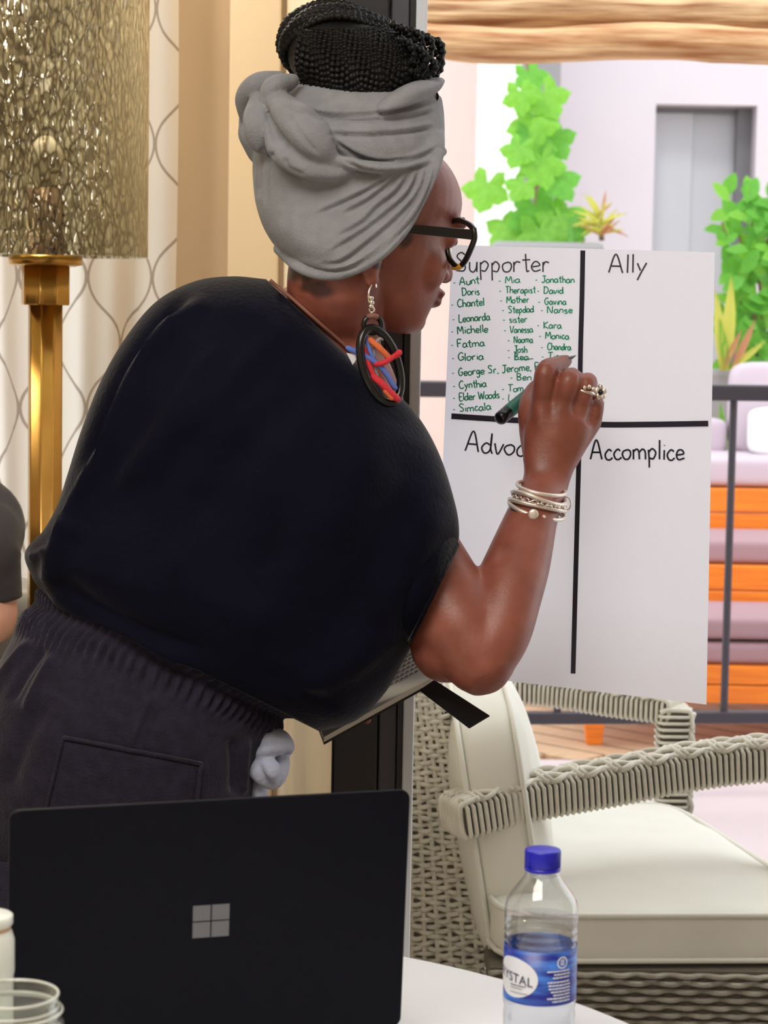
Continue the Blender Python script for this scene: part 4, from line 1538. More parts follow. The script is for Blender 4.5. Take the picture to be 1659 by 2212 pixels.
for s_ in (-1, 1):
    body.ell(HM(s_ * .012, .098, -.040), (.0085, .010, .008), HR)
    body.ell(HM(s_ * .030, .056, -.036), (.032, .032, .036), HR)      # cheek
    body.ell(HM(s_ * .033, .091, .022), (.024, .012, .009), HR)       # brow
    body.ell(HM(s_ * .033, .082, .002), (.019, .0135, .0125), HR)     # lids
    body.ell(HM(s_ * .074, -.040, -.046), (.009, .016, .026), HR @ Matrix.Rotation(.15, 3, 'X'))   # ear
    body.ell(HM(s_ * .074, -.034, -.068), (.007, .010, .011), HR)     # lobe
body.ell(HM(0, .097, -.062), (.022, .011, .0070), HR)
body.ell(HM(0, .095, -.073), (.019, .011, .0080), HR)
body.ell(HM(0, .074, -.100), (.020, .014, .016), HR)
# neck, chest and trunk under the clothes
body.tube([HM(0, -.035, -.02), HM(0, -.04, -.07), P(725, 680, 2.71), P(680, 760, 2.72), P(640, 830, 2.73)], [.062, .060, .062, .075, .085], n=24, m=24)
body.tube([P(640, 800, 2.73), P(600, 950, 2.73), P(480, 1180, 2.73), P(350, 1400, 2.73), P(280, 1560, 2.72), P(255, 1700, 2.71)], [.085, .105, .11, .105, .12, .115], n=24, m=24, flat=.9)
# trapezius / shoulder line
body.tube([P(715, 700, 2.71), P(770, 840, 2.70), P(800, 960, 2.70)], [.045, .05, .055], n=16, m=10, dome=True)
body.tube([P(700, 680, 2.75), P(600, 740, 2.84), P(560, 860, 2.88)], [.05, .055, .06], n=16, m=10, dome=True)
# right arm
EL = P(1035, 1425, 2.62)
body.tube([P(790, 1010, 2.69), P(860, 1150, 2.685), P(945, 1292, 2.665), P(1000, 1372, 2.64), EL], [.058, .060, .0605, .055, .044], n=20, m=26, dome=True)
body.ell(P(965, 1395, 2.65), (.045, .05, .045))
body.tube([EL, P(1068, 1368, 2.635), P(1092, 1290, 2.66), P(1118, 1215, 2.69), P(1150, 1115, 2.73), P(1176, 1050, 2.768), P(1190, 1000, 2.790)], [.043, .0455, .0455, .042, .0335, .0295, .022], n=20, m=40, flat=.92, dome=True)
HZ = .10
# right hand seen from its back, fingers folded over the pen
body.tube([P(1172, 1075, 2.756), P(1181, 1040, 2.762), P(1188, 990, 2.774), P(1203, 930, 2.784), P(1216, 898, 2.79)], [.029, .030, .0355, .0415, .040], n=24, m=24, flat=.6, up=(0, -1, 0.1))
def chain(pts, r, **k):
    body.tube([P(p[0], p[1], p[2] + HZ) for p in pts], [q * 1.036 for q in r], n=14, m=k.get('m', 22), dome=True)
for mc, base in (((1170, 872, 2.680), (1178, 1000, 2.685)), ((1213, 868, 2.680), (1195, 1000, 2.685)), ((1251, 882, 2.692), (1208, 1000, 2.685)), ((1277, 908, 2.705), (1218, 1000, 2.69))):
    body.tube([P(base[0], base[1], base[2] - .002 + HZ), P((mc[0] + base[0]) / 2, (mc[1] + base[1]) / 2, (mc[2] + base[2]) / 2 - .008 + HZ), P(mc[0], mc[1], mc[2] + HZ)], [.0165, .015, .015], n=14, m=12, dome=True)
chain([(1170, 872, 2.682), (1174, 832, 2.672), (1180, 800, 2.672), (1197, 790, 2.700), (1214, 784, 2.732), (1224, 779, 2.752)], [.0135, .0135, .0130, .0110, .0098, .0075])
chain([(1213, 868, 2.682), (1225, 835, 2.672), (1233, 815, 2.678), (1238, 822, 2.712), (1232, 848, 2.735), (1222, 868, 2.742)], [.0138, .0140, .0125, .0112, .0100, .0085])
chain([(1251, 882, 2.694), (1262, 845, 2.684), (1269, 824, 2.690), (1273, 832, 2.724), (1266, 860, 2.744), (1256, 880, 2.748)], [.0132, .0122, .0112, .0105, .0095, .0085])
chain([(1277, 908, 2.707), (1285, 886, 2.700), (1288, 872, 2.710), (1286, 884, 2.738), (1278, 904, 2.752), (1270, 915, 2.755)], [.0130, .0112, .0100, .0092, .0085, .0075])
# thumb from the side of the palm, pressing the pen
chain([(1160, 990, 2.69), (1148, 930, 2.70), (1141, 880, 2.712), (1154, 845, 2.745), (1174, 824, 2.762)], [.017, .0155, .0125, .0115, .0085])
# left arm, held under the shirt, carrying the notebook
body.tube([P(560, 850, 2.88), P(540, 1050, 2.92), P(560, 1260, 2.92)], [.052, .048, .042], n=16, m=14, dome=True)
body.tube([P(560, 1260, 2.92), P(640, 1390, 2.90), P(700, 1480, 2.88)], [.042, .036, .028], n=16, m=14, dome=True)
body.tube([P(700, 1480, 2.88), P(735, 1515, 2.87)], [.030, .036], n=14, m=6, flat=.5, dome=True)
for q in ((730, 1495), (745, 1505), (755, 1517), (758, 1530)):
    body.tube([P(q[0], q[1], 2.87), P(q[0] + 25, q[1] + 12, 2.86), P(q[0] + 34, q[1] + 24, 2.85)], [.010, .009, .0075], n=10, m=10, dome=True)
body.tube([P(715, 1470, 2.86), P(745, 1475, 2.84), P(765, 1490, 2.83)], [.012, .011, .009], n=10, m=10, dome=True)
# legs and feet
hx = P(250, 1700, WD).x
for sx_, yo in ((-.085, -.02), (.085, .02)):
    body.tube([(hx + sx_ * .9, WD + yo, .88), (hx + sx_, WD + yo, .70), (hx + sx_ * 1.05, WD + yo - .01, .47), (hx + sx_ * 1.05, WD + yo, .25), (hx + sx_ * 1.05, WD + yo, .07)],
              [.080, .074, .056, .05, .034], n=16, m=24, dome=True)
    body.tube([(hx + sx_ * 1.05, WD + yo - .01, .045), (hx + sx_ * 1.1 + .05, WD + yo + .06, .04), (hx + sx_ * 1.2 + .1, WD + yo + .12, .026)], [.036, .038, .022], n=14, m=12, flat=.8, dome=True)
bmsh = remesh(body, .0026, it=7, fac=.5)
v = vget(bmsh)
ed_ = np.empty(len(bmsh.edges) * 2, dtype=np.int64)
bmsh.edges.foreach_get('vertices', ed_)
ed_ = ed_.reshape(-1, 2)
for c_, rad_, its in ((P(1183, 1035, 2.75), .055, 60), (P(1205, 940, 2.765), .05, 14), (P(960, 590, 2.63), .07, 10), (P(1010, 1330, 2.62), .12, 16), (P(640, 640, 2.66), .09, 20)):
    ds_ = np.linalg.norm(v - np.array(c_), axis=1)
    w_ = np.clip(1.6 * (1 - ds_ / rad_), 0, 1) * .6
    e_ = ed_[(w_[ed_[:, 0]] > 0) & (w_[ed_[:, 1]] > 0)]
    ids, inv = np.unique(e_, return_inverse=True)
    inv = inv.reshape(-1, 2)
    q = v[ids]
    cnt = np.bincount(inv.ravel(), minlength=len(ids))[:, None]
    ww = w_[ids][:, None]
    for it_ in range(its):
        sm_ = np.stack([np.bincount(inv[:, 0], q[inv[:, 1], k], len(ids)) + np.bincount(inv[:, 1], q[inv[:, 0], k], len(ids)) for k in range(3)], 1)
        q = q + ww * (sm_ / cnt - q)
    v[ids] = q
px_, py_ = proj(v)
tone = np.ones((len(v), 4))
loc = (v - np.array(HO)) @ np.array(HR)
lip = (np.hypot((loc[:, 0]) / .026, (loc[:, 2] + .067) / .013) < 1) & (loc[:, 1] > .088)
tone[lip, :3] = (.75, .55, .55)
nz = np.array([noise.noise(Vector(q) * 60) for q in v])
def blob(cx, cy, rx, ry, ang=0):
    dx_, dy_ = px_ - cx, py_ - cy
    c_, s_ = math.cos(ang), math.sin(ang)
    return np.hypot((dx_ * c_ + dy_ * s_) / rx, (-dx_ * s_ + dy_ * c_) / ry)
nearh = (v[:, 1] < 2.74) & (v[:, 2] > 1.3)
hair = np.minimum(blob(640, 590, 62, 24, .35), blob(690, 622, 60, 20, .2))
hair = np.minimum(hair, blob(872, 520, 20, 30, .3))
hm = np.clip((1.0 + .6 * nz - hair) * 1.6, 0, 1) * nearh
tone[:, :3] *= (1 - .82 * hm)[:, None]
ear_shade = np.clip((1.0 - blob(814, 574, 15, 10, .2)) * 2.5, 0, 1) * nearh  # skin colour darkened to paint the shade in the ear hollow
tone[:, :3] *= (1 - .75 * ear_shade)[:, None]
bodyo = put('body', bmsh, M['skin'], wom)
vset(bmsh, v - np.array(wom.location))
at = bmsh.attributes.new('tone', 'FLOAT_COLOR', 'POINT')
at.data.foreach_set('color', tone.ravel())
dgb = BVHTree.FromPolygons([tuple(q) for q in v], [tuple(p.vertices) for p in bmsh.polygons])
def hit(tree, x, y, lift=0):
    d = vdir(x, y)
    r = tree.ray_cast(CAM + d * 1.0, d)
    if r[0] is None:
        return None
    n_ = r[1]
    if n_.dot(d) > 0:
        n_ = -n_
    return r[0] + n_ * lift

# eyes and brows
for s_ in (-1, 1):
    e = obj('eyeball', B().ell(HM(s_ * .033, .0885, .002), (.0110, .0085, .0055), HR), M['eye'], wom)
    obj('iris', B().ell(HM(s_ * .033, .0960, .001), (.0050, .0022, .0048), HR), M['iris'], e)
    obj('eyebrow', B().tube([HM(s_ * .014, .1035, .024), HM(s_ * .030, .1025, .029), HM(s_ * .050, .093, .028)], [.0028, .0032, .0015], n=8, m=10), M['hair'], wom)
# fingernails
nb = B()
for a, c in (((1216, 780, 2.732 + HZ), (1243, 768, 2.752 + HZ)),):
    p, q = P(*a), P(*c)
    nb.tube([p, p.lerp(q, .5), q], [.0072, .0062, .0015], n=10, m=10, flat=.35, up=(-.3, -.2, 1))
obj('fingernail', nb, M['nail'], wom, label='long dark fingernail')

# shirt
srow = [(575, 603, 775, 790, 2.72, .080), (500, 597, 835, 835, 2.72, .105), (420, 608, 880, 872, 2.72, .125), (340, 650, 918, 922, 2.72, .14), (275, 725, 950, 985, 2.70, .145), (220, 820, 975, 1060, 2.69, .15),
        (178, 925, 990, 1130, 2.69, .152), (148, 1020, 986, 1190, 2.69, .152), (125, 1090, 960, 1245, 2.69, .152), (95, 1145, 928, 1310, 2.69, .152), (62, 1180, 902, 1365, 2.69, .152), (54, 1205, 872, 1425, 2.69, .152),
        (66, 1238, 828, 1500, 2.695, .15), (78, 1262, 768, 1556, 2.70, .148), (92, 1282, 690, 1580, 2.705, .142)]
rings = [ring(L, R, D, t, n=128, p=2.15) for L, R, D, t in sections(srow, 130)]
# roll the neckline inward and the hem under
r0 = [p.lerp(sum(rings[0], Vector()) / 128, .06) + Vector((.004, 0, -.006)) for p in rings[0]]
r9 = [p.lerp(sum(rings[-1], Vector()) / 128, .07) + Vector((.006, 0, .004)) for p in rings[-1]]
sb = B().loft([r0] + rings + [r9], caps=False)
shirt = obj('shirt', sb, M['velvet'], wom, label='loose navy velvet top')
v = vget(shirt.data) + np.array(wom.location)
vset(shirt.data, v)
folds(shirt.data, [
    ([(450, 640), (350, 735), (275, 850), (225, 980), (170, 1100), (120, 1210)], .020, 17),
    ([(410, 630), (310, 745), (240, 890), (185, 1030)], -.013, 15),
    ([(470, 740), (400, 860), (330, 960), (250, 1080)], .011, 22),
    ([(620, 700), (520, 800), (420, 900), (360, 960), (300, 1050)], .009, 22),
    ([(700, 800), (600, 900), (500, 1010), (400, 1150)], -.006, 34),
    ([(185, 1130), (140, 1170), (115, 1210), (110, 1270)], .012, 18),
    ([(110, 1190), (85, 1200), (65, 1205)], .007, 10),
    ([(95, 1260), (180, 1330), (300, 1390), (430, 1440)], .010, 20),
    ([(120, 1250), (220, 1320), (330, 1370), (480, 1420)], -.008, 22),
    ([(820, 920), (740, 1080), (640, 1240), (560, 1380)], .008, 50),
    ([(900, 960), (860, 1100), (760, 1280), (660, 1450)], -.008, 45),
    ([(950, 1080), (900, 1200), (820, 1330), (740, 1470)], .007, 32),
    ([(880, 1350), (760, 1440), (620, 1500)], .006, 24),
    ([(560, 1440), (640, 1490), (740, 1530)], -.006, 18),
    ([(350, 1180), (450, 1280), (600, 1350)], .005, 40),
])
vset(shirt.data, vget(shirt.data) - np.array(wom.location))
sm = shirt.modifiers.new('cloth', 'SOLIDIFY')
sm.thickness = .002
sm.offset = -1
# sleeve cuff where the right arm leaves the top
a, c = P(992, 1178, 2.66), P(886, 1392, 2.62)
ctr, hv_ = (a + c) / 2, (c - a) / 2
ax_ = (P(945, 1292, 2.60) - P(860, 1150, 2.62)).normalized()
pr = ax_.cross(hv_.normalized())
cuff = [ctr + hv_ * math.cos(t) + pr * (.066 * math.sin(t)) for t in (2 * pi * k / 60 for k in range(60))]
inn = [ctr - ax_ * .09 + hv_ * .95 * math.cos(t) + pr * (.06 * math.sin(t)) for t in (2 * pi * k / 60 for k in range(60))]
cf = obj('sleeve', B().loft([inn, [p.lerp(q, .5) for p, q in zip(inn, cuff)], cuff, [p - ax_ * .004 + (ctr - p) * .03 for p in cuff]], caps=False), M['velvet'], wom)
sm = cf.modifiers.new('cloth', 'SOLIDIFY')
sm.thickness = .002

# trousers
trow = [(92, 1268, 640, 1545, 2.705, .128), (62, 1308, 615, 1560, 2.705, .134), (30, 1372, 592, 1600, 2.705, .14), (-5, 1440, 570, 1650, 2.705, .15), (-35, 1530, 553, 1705, 2.705, .158), (-50, 1650, 545, 1775, 2.705, .16), (-48, 1800, 538, 1870, 2.705, .155),
        (-40, 1950, 525, 1985, 2.705, .145)]
rings = [ring(L, R, D, t, n=480, p=2.2) for L, R, D, t in sections(trow, 90)]
for i, r in enumerate(rings):          # gathers of the elastic waist
    t = i / 89
    for band, am in ((.04, .0042), (.20, .0042)):
        g = math.exp(-((t - band) / .06) ** 2)
        for k in range(480):
            a_ = 2 * pi * k / 480
            r[k] = r[k] + (r[k] - Vector((r[0] + r[240]) / 2)).normalized() * (am * g * math.sin(a_ * 84 + 3 * noise.noise(Vector((a_ * 3, i * .05, 0)))))
    g = math.exp(-((t - .12) / .05) ** 2) * .005
    for k in range(480):
        r[k] = r[k] - (r[k] - Vector((r[0] + r[240]) / 2)).normalized() * g
tb_ = B().loft(rings, caps=False)
zl_ = rings[-1][0].z
for sx_, yo in ((-.085, -.02), (.085, .02)):
    cx_ = hx + sx_
    lrg = []
    for z_, r_ in ((zl_ + .10, .125), (zl_ - .04, .118), (.52, .095), (.3, .088), (.09, .09), (.06, .088)):
        lrg.append([Vector((cx_ + r_ * math.cos(2 * pi * k / 48) * (1 + .03 * math.sin(6 * pi * k / 48 + z_ * 9)), WD + yo + r_ * 1.05 * math.sin(2 * pi * k / 48), z_)) for k in range(48)])
    tb_.loft(lrg, caps=False)
tro = obj('trousers', tb_, M['trouser'], wom, label='charcoal trousers with gathered elastic waist')
v = vget(tro.data) + np.array(wom.location)
vset(tro.data, v)
folds(tro.data, [([(70, 1380), (20, 1440), (-20, 1500)], .008, 9), ([(100, 1395), (60, 1450), (20, 1520)], -.006, 9), ([(120, 1410), (85, 1470), (50, 1540)], .007, 9),
                 ([(110, 1500), (50, 1600), (10, 1720)], -.007, 22), ([(330, 1500), (300, 1560), (280, 1620)], .005, 9), ([(535, 1590), (528, 1660), (525, 1720)], .005, 7),
                 ([(500, 1590), (505, 1650), (505, 1720)], -.006, 10)])
ttree = BVHTree.FromPolygons([tuple(q) for q in vget(tro.data)], [tuple(p.vertices) for p in tro.data.polygons])
vset(tro.data, vget(tro.data) - np.array(wom.location))
sm = tro.modifiers.new('cloth', 'SOLIDIFY')
sm.thickness = .002
sm.offset = -1
# back pocket laid on the seat
pq = ((140, 1592), (432, 1648), (405, 1850), (85, 1830))
rows = []
for j in range(13):
    row = []
    for i in range(19):
        u_, w_ = i / 18, j / 12
        x_ = (pq[0][0] * (1 - u_) + pq[1][0] * u_) * (1 - w_) + (pq[3][0] * (1 - u_) + pq[2][0] * u_) * w_
        y_ = (pq[0][1] * (1 - u_) + pq[1][1] * u_) * (1 - w_) + (pq[3][1] * (1 - u_) + pq[2][1] * u_) * w_
        h_ = hit(ttree, x_, y_, .0045)
        row.append(h_ or P(x_, y_, 2.58))
    rows.append(row)
pk = obj('back_pocket', B().loft(rows, closed=False), M['trouser'], wom)
sm = pk.modifiers.new('cloth', 'SOLIDIFY')
sm.thickness = .003
sm.offset = -1
st = B()
for ed in ([rows[0][i] for i in range(19)], [rows[j][0] for j in range(13)], [rows[j][-1] for j in range(13)]):
    st.tube([p + Vector((0, -.001, 0)) for p in ed], .0026, n=6)
obj('pocket_seam', st, M['trouser'], pk)
# knotted pale sash at the hip
sh_ = B()
rnd = random.Random(11)
sh_.tube([P(548, 1560, 2.68), P(575, 1590, 2.655), P(612, 1600, 2.66), P(622, 1620, 2.68)], [.012, .020, .018, .008], n=14, m=16, flat=.6, dome=True)
sh_.tube([P(545, 1640, 2.665), P(575, 1622, 2.64), P(612, 1612, 2.655), P(620, 1595, 2.68)], [.010, .013, .012, .006], n=14, m=16, flat=.7, dome=True)
sh_.tube([P(552, 1625, 2.66), P(560, 1660, 2.64), P(590, 1680, 2.65), P(608, 1650, 2.66), P(612, 1625, 2.67)], [.013, .016, .015, .012, .008], n=14, m=20, flat=.7, dome=True)
sh_.tube([P(575, 1640, 2.64), P(590, 1665, 2.63), P(596, 1690, 2.65)], [.010, .012, .006], n=12, m=12, flat=.7, dome=True)
sh_.tube([P(550, 1660, 2.67), P(560, 1720, 2.665), P(562, 1800, 2.67)], [.014, .022, .024], n=14, m=14, flat=.5, dome=True)
so2 = put('tie_bow', remesh(sh_, .0022, it=3), M['sash'], wom)
vset(so2.data, vget(so2.data) - np.array(wom.location))
so2['label'] = 'crumpled pale blue cloth bow'

# headscarf
sc_ = B()
low = [(560, 285, 958, 285, 2.70, .080, 968), (551, 320, 957, 320, 2.70, .091, 980), (546, 360, 947, 360, 2.70, .098, 995), (548, 400, 930, 400, 2.70, .100, 1003), (553, 440, 912, 440, 2.70, .0995, 1006), (567, 485, 890, 485, 2.70, .105, 1002),
       (586, 520, 866, 520, 2.70, .108, 990), (612, 552, 836, 552, 2.70, .107, 980), (640, 574, 806, 574, 2.70, .102, 965), (672, 590, 770, 590, 2.70, .096, 930), (700, 600, 738, 600, 2.70, .085, 900)]
rings = []
for q in cr(low, 60):
    rings.append(ring((q[0], q[1]), (q[2], q[3]), q[4], q[5], n=96, p=2.7, Rh=(q[6], q[3])))
sc_.loft(rings)
up_ = [(640, 178, 905, 196, 2.70, .070), (612, 200, 948, 205, 2.70, .082), (596, 230, 957, 228, 2.70, .092), (588, 265, 960, 262, 2.70, .099), (590, 300, 960, 296, 2.70, .104), (640, 330, 954, 322, 2.70, .104), (720, 356, 930, 346, 2.70, .096)]
sc_.loft([ring(L, R, D, t, n=96, p=2.1) for L, R, D, t in sections(up_, 40)])
sc_.tube([P(840, 225, 2.61), P(880, 205, 2.625), P(920, 190, 2.66), P(945, 178, 2.70)], [.015, .020, .019, .010], n=12, m=16, flat=.6, dome=True)   # rising end at the front
def roll(pts, r, flat=.75):
    sc_.tube([P(*p) for p in pts], r, n=16, m=26, flat=flat, dome=True)
roll([(598, 215, 2.625), (640, 258, 2.590), (680, 300, 2.583), (720, 345, 2.590)], [.016, .026, .027, .010])
roll([(590, 270, 2.615), (610, 320, 2.60), (660, 355, 2.592), (720, 372, 2.594), (760, 372, 2.600)], [.012, .020, .020, .014, .005])
roll([(700, 338, 2.592), (780, 358, 2.588), (850, 362, 2.600), (915, 350, 2.630), (955, 328, 2.68)], [.007, .0095, .0095, .009, .007])
roll([(558, 222, 2.64), (562, 260, 2.622), (572, 300, 2.628), (588, 318, 2.64)], [.013, .021, .020, .010])
roll([(532, 250, 2.68), (536, 212, 2.665), (560, 184, 2.65), (600, 170, 2.65)], [.010, .016, .017, .011])
roll([(575, 215, 2.625), (590, 190, 2.625), (625, 178, 2.64)], [.012, .017, .013])
roll([(552, 330, 2.70), (545, 290, 2.69), (535, 255, 2.69)], [.012, .018, .012])
hem = []
stree = BVHTree.FromPolygons([tuple(Vector(p)) for p in sc_.v], sc_.f)
for x_, y_ in ((952, 335), (940, 372), (922, 415), (898, 462), (868, 507), (834, 545), (800, 570), (765, 587), (728, 595), (690, 593), (655, 580), (626, 561), (604, 540)):
    h1, h2 = hit(dgb, x_ - 3, y_, .005), hit(stree, x_ - 3, y_ - 3, .001)
    hs_ = [h for h in (h1, h2) if h is not None]
    hem.append(min(hs_, key=lambda h: h.y) if hs_ else P(x_ - 3, y_, 2.66))
sc_.tube(hem, .006, n=12, m=50, dome=True)
scm = remesh(sc_, .0022, it=4)
f5 = lambda p: p
lines = []
for p in ([(945, 347), (928, 409), (896, 470), (842, 524), (787, 564), (733, 582), (661, 579)], [(928, 358), (907, 416), (863, 467), (805, 517), (740, 564), (690, 566)], [(910, 362), (885, 416), (834, 463), (780, 503), (711, 546)],
          [(889, 369), (860, 412), (816, 448), (784, 481), (730, 510)], [(863, 376), (827, 409), (787, 438), (740, 462)], [(842, 380), (798, 409), (733, 441), (683, 463)]):
    lines.append((p, -.0045, 5.0))
    lines.append(([(x - 9, y - 3) for x, y in p], .003, 6.5))
for p in ([(599, 217), (683, 246), (769, 250), (842, 242), (939, 217)], [(668, 253), (769, 259), (878, 253), (943, 239)], [(704, 289), (787, 293), (878, 286), (939, 275)], [(715, 300), (769, 335), (824, 350), (896, 343), (950, 318)],
          [(740, 345), (790, 368), (860, 372), (950, 350)]):
    lines.append((p, -.0050, 4.5))
    lines.append(([(x, y - 9) for x, y in p], .0028, 7))
lines += [([(570, 315), (560, 361), (557, 430)], -.004, 5), ([(590, 325), (575, 370), (570, 440)], -.004, 6), ([(615, 340), (625, 365), (660, 380)], -.003, 6), ([(620, 240), (650, 290), (690, 335)], -.003, 5),
          ([(575, 230), (585, 270), (590, 310)], -.003, 4), ([(640, 560), (720, 575), (790, 560)], .003, 8), ([(600, 470), (660, 530), (720, 556)], .002, 22), ([(600, 420), (700, 400), (800, 385)], -.002, 14)]
folds(scm, lines)
scarf = put('headscarf', scm, M['scarf'], wom)
vset(scm, vget(scm) - np.array(wom.location))
scarf['label'] = 'grey jersey headscarf twisted into a side knot'

# hair: a dark bun with separate thin braids combed over it
hrow = [(690, 14, 742, 14, 2.70, .02), (652, 28, 790, 36, 2.70, .05), (625, 50, 850, 62, 2.70, .068), (612, 80, 895, 92, 2.70, .078), (612, 108, 918, 116, 2.70, .082), (622, 138, 928, 142, 2.70, .084), (640, 165, 922, 165, 2.70, .082), (660, 195, 905, 195, 2.70, .075), (680, 230, 880, 230, 2.70, .06)]
hrings = [ring(L, R, D, t, n=48) for L, R, D, t in sections(hrow, 30)]
hb = B().loft(hrings)
hairo = obj('hair', hb, M['hair'], wom, label='high bun of thin black braids')
htree = BVHTree.FromPolygons([tuple(Vector(p)) for p in hb.v], hb.f)
pc = P(765, 130, 2.70)
polA = (P(650, 262, 2.70) - pc).normalized()
polB = (P(925, 222, 2.69) - pc).normalized()
axb = (polA - polB).normalized()
tow = Vector((0, -1, 0))
tow = (tow - axb * tow.dot(axb)).normalized()
upb_ = tow.cross(axb)
if upb_.z < 0:
    upb_ = -upb_
def braid(pts, r, per=.007):
    q = cr([tuple(p) for p in pts], 110)
    s_ = np.concatenate([[0], np.cumsum(np.linalg.norm(np.diff(q, axis=0), axis=1))])
    ph0 = rnd.uniform(0, 6)
    per = per * rnd.uniform(.85, 1.15)
    rad = [r * (1 + .2 * math.sin(2 * pi * a / per + ph0)) for a in s_]
    obj('braid', B().tube([Vector(p) for p in q], rad, n=6), M['hair'], hairo)
rnd = random.Random(2)
for i in range(40):
    al_ = math.radians(-95 + 150 * (i + .5) / 40 + rnd.uniform(-1, 1))
    sdv = upb_ * math.cos(al_) + tow * math.sin(al_)
    pts = []
    for k in range(12):
        t = k / 11
        th = math.radians(8 + 164 * t)
        d = (axb * math.cos(th) + sdv * math.sin(th)).normalized()
        h_ = htree.ray_cast(pc + d * .4, -d)
        p = h_[0] if h_[0] is not None else pc + d * .07
        pts.append(p + d * (.0015 + .003 * math.sin(k * 1.3 + i) * (1 if 0 < k < 11 else 0)))
    braid(pts, .0048 + rnd.uniform(-.0004, .0006))
for i in range(30):
    xb = 652 + 255 * (i + .5) / 30
    pts = []
    for k in range(9):
        t = k / 8
        xk = 770 + (xb - 770) * (.92 + .16 * math.sin(t * 2.4)) + 3 * math.sin(k + i)
        h_ = hit(htree, xk, 216 - 150 * t, .0015)
        if h_ is not None:
            pts.append(h_)
    if len(pts) > 4:
        braid(pts, .0046)
for i, (cx_, cy_, rx_, ry_, D, rot) in enumerate(((928, 118, 24, 34, 2.665, .5), (905, 104, 26, 30, 2.645, .7), (884, 92, 28, 26, 2.635, .9), (862, 84, 26, 24, 2.63, 1.0), (910, 142, 30, 22, 2.63, .2), (893, 128, 26, 26, 2.625, .5),
                                                 (868, 112, 28, 24, 2.62, .8), (840, 74, 24, 22, 2.635, 1.2), (934, 140, 18, 26, 2.68, .3))):
    pts = []
    for k in range(15):
        a_ = -2.6 + 4.6 * k / 14
        x_, y_ = rx_ * math.cos(a_), ry_ * math.sin(a_)
        pts.append(P(cx_ + x_ * math.cos(rot) - y_ * math.sin(rot), cy_ + x_ * math.sin(rot) + y_ * math.cos(rot), D + .012 * math.cos(a_ * .5)))
    braid(pts, .0045)
braid([P(925, 88, 2.68), P(945, 100, 2.68), P(955, 122, 2.68), P(950, 146, 2.68), P(935, 162, 2.685)], .0034)
obj('hair_tie_end', B().tube([P(938, 200, 2.665), P(944, 203, 2.665), P(945, 212, 2.665), P(940, 219, 2.665)], .0018, n=6, m=12), M['hair'], hairo)

# ------------------------------------------------------------------ glasses
gl_ = thing('eyeglasses', 'black rimmed eyeglasses with amber lower rim on her face', 'glasses', HM(0, .12, 0))
def GP(px, py, D):
    return P(px, py, D)
bbx = B()
tA, tB = P(872, 493, 2.635), P(1022, 507, 2.655)
hw_ = Vector((0, 0, 1)) * (11 * 2.65 / F)
th_ = Vector((0, .0035, 0))
bbx.hexa([tA - hw_ * .85, tB - hw_, tB - hw_ + th_, tA - hw_ * .85 + th_], [tA + hw_ * .85, tB + hw_, tB + hw_ + th_, tA + hw_ * .85 + th_])
obj('temple', bbx, M['plastic_black'], gl_, smooth=False, bevel=.001)
rimR = [(1024, 496, 2.657), (1012, 484, 2.667), (990, 476, 2.690), (974, 482, 2.704), (967, 505, 2.708), (966, 535, 2.708), (972, 560, 2.702), (989, 576, 2.688), (1003, 566, 2.676), (1016, 540, 2.664), (1025, 515, 2.656)]
pr_ = [Vector(p) for p in cr([tuple(P(*q)) for q in rimR + [rimR[0]]], 60)][:-1]
obj('rim', B().tube(pr_, .0036, n=8, closed=True), M['tortoise'], gl_)
cl = sum(pr_, Vector()) / len(pr_)
obj('lens', B().add([cl] + pr_, [(0, 1 + i, 1 + (i + 1) % 59) for i in range(59)]), M['lens'], gl_)
ga = B()
ga.tube([P(980, 577, 2.698), P(989, 578, 2.688), P(998, 572, 2.680)], .0036, n=8, m=8)
obj('amber_patch', ga, mat('amber', (.75, .36, .03), .25), gl_, label='amber bottom of the rim')
# bridge, second rim and temple on the far side
off = P(966, 520, 2.708) - P(1024, 500, 2.657)
dB = off.normalized()
obj('bridge', B().tube([P(969, 498, 2.708), P(969, 498, 2.708) + dB * .010 + fw * .004, P(969, 498, 2.708) + dB * .020], .0028, n=8, m=8), M['tortoise_dark'], gl_)
pr2 = [p + off + dB * .019 for p in pr_]
obj('rim', B().tube(pr2, .0036, n=8, closed=True), M['tortoise'], gl_)
cl2 = sum(pr2, Vector()) / len(pr2)
obj('lens', B().add([cl2] + pr2, [(0, 1 + i, 1 + (i + 1) % 59) for i in range(59)]), M['lens'], gl_)
e2 = P(966, 510, 2.708) + off + dB * .019
bbx = B()
q0, q1 = e2, e2 - fw * .135
bbx.hexa([q0 - hw_, q1 - hw_ * .8, q1 - hw_ * .8 + th_, q0 - hw_ + th_], [q0 + hw_, q1 + hw_ * .8, q1 + hw_ * .8 + th_, q0 + hw_ + th_])
obj('temple', bbx, M['plastic_black'], gl_, smooth=False, bevel=.001)
obj('nose_pad', B().ell(P(975, 522, 2.70), (.003, .003, .006)), M['lens'], gl_)

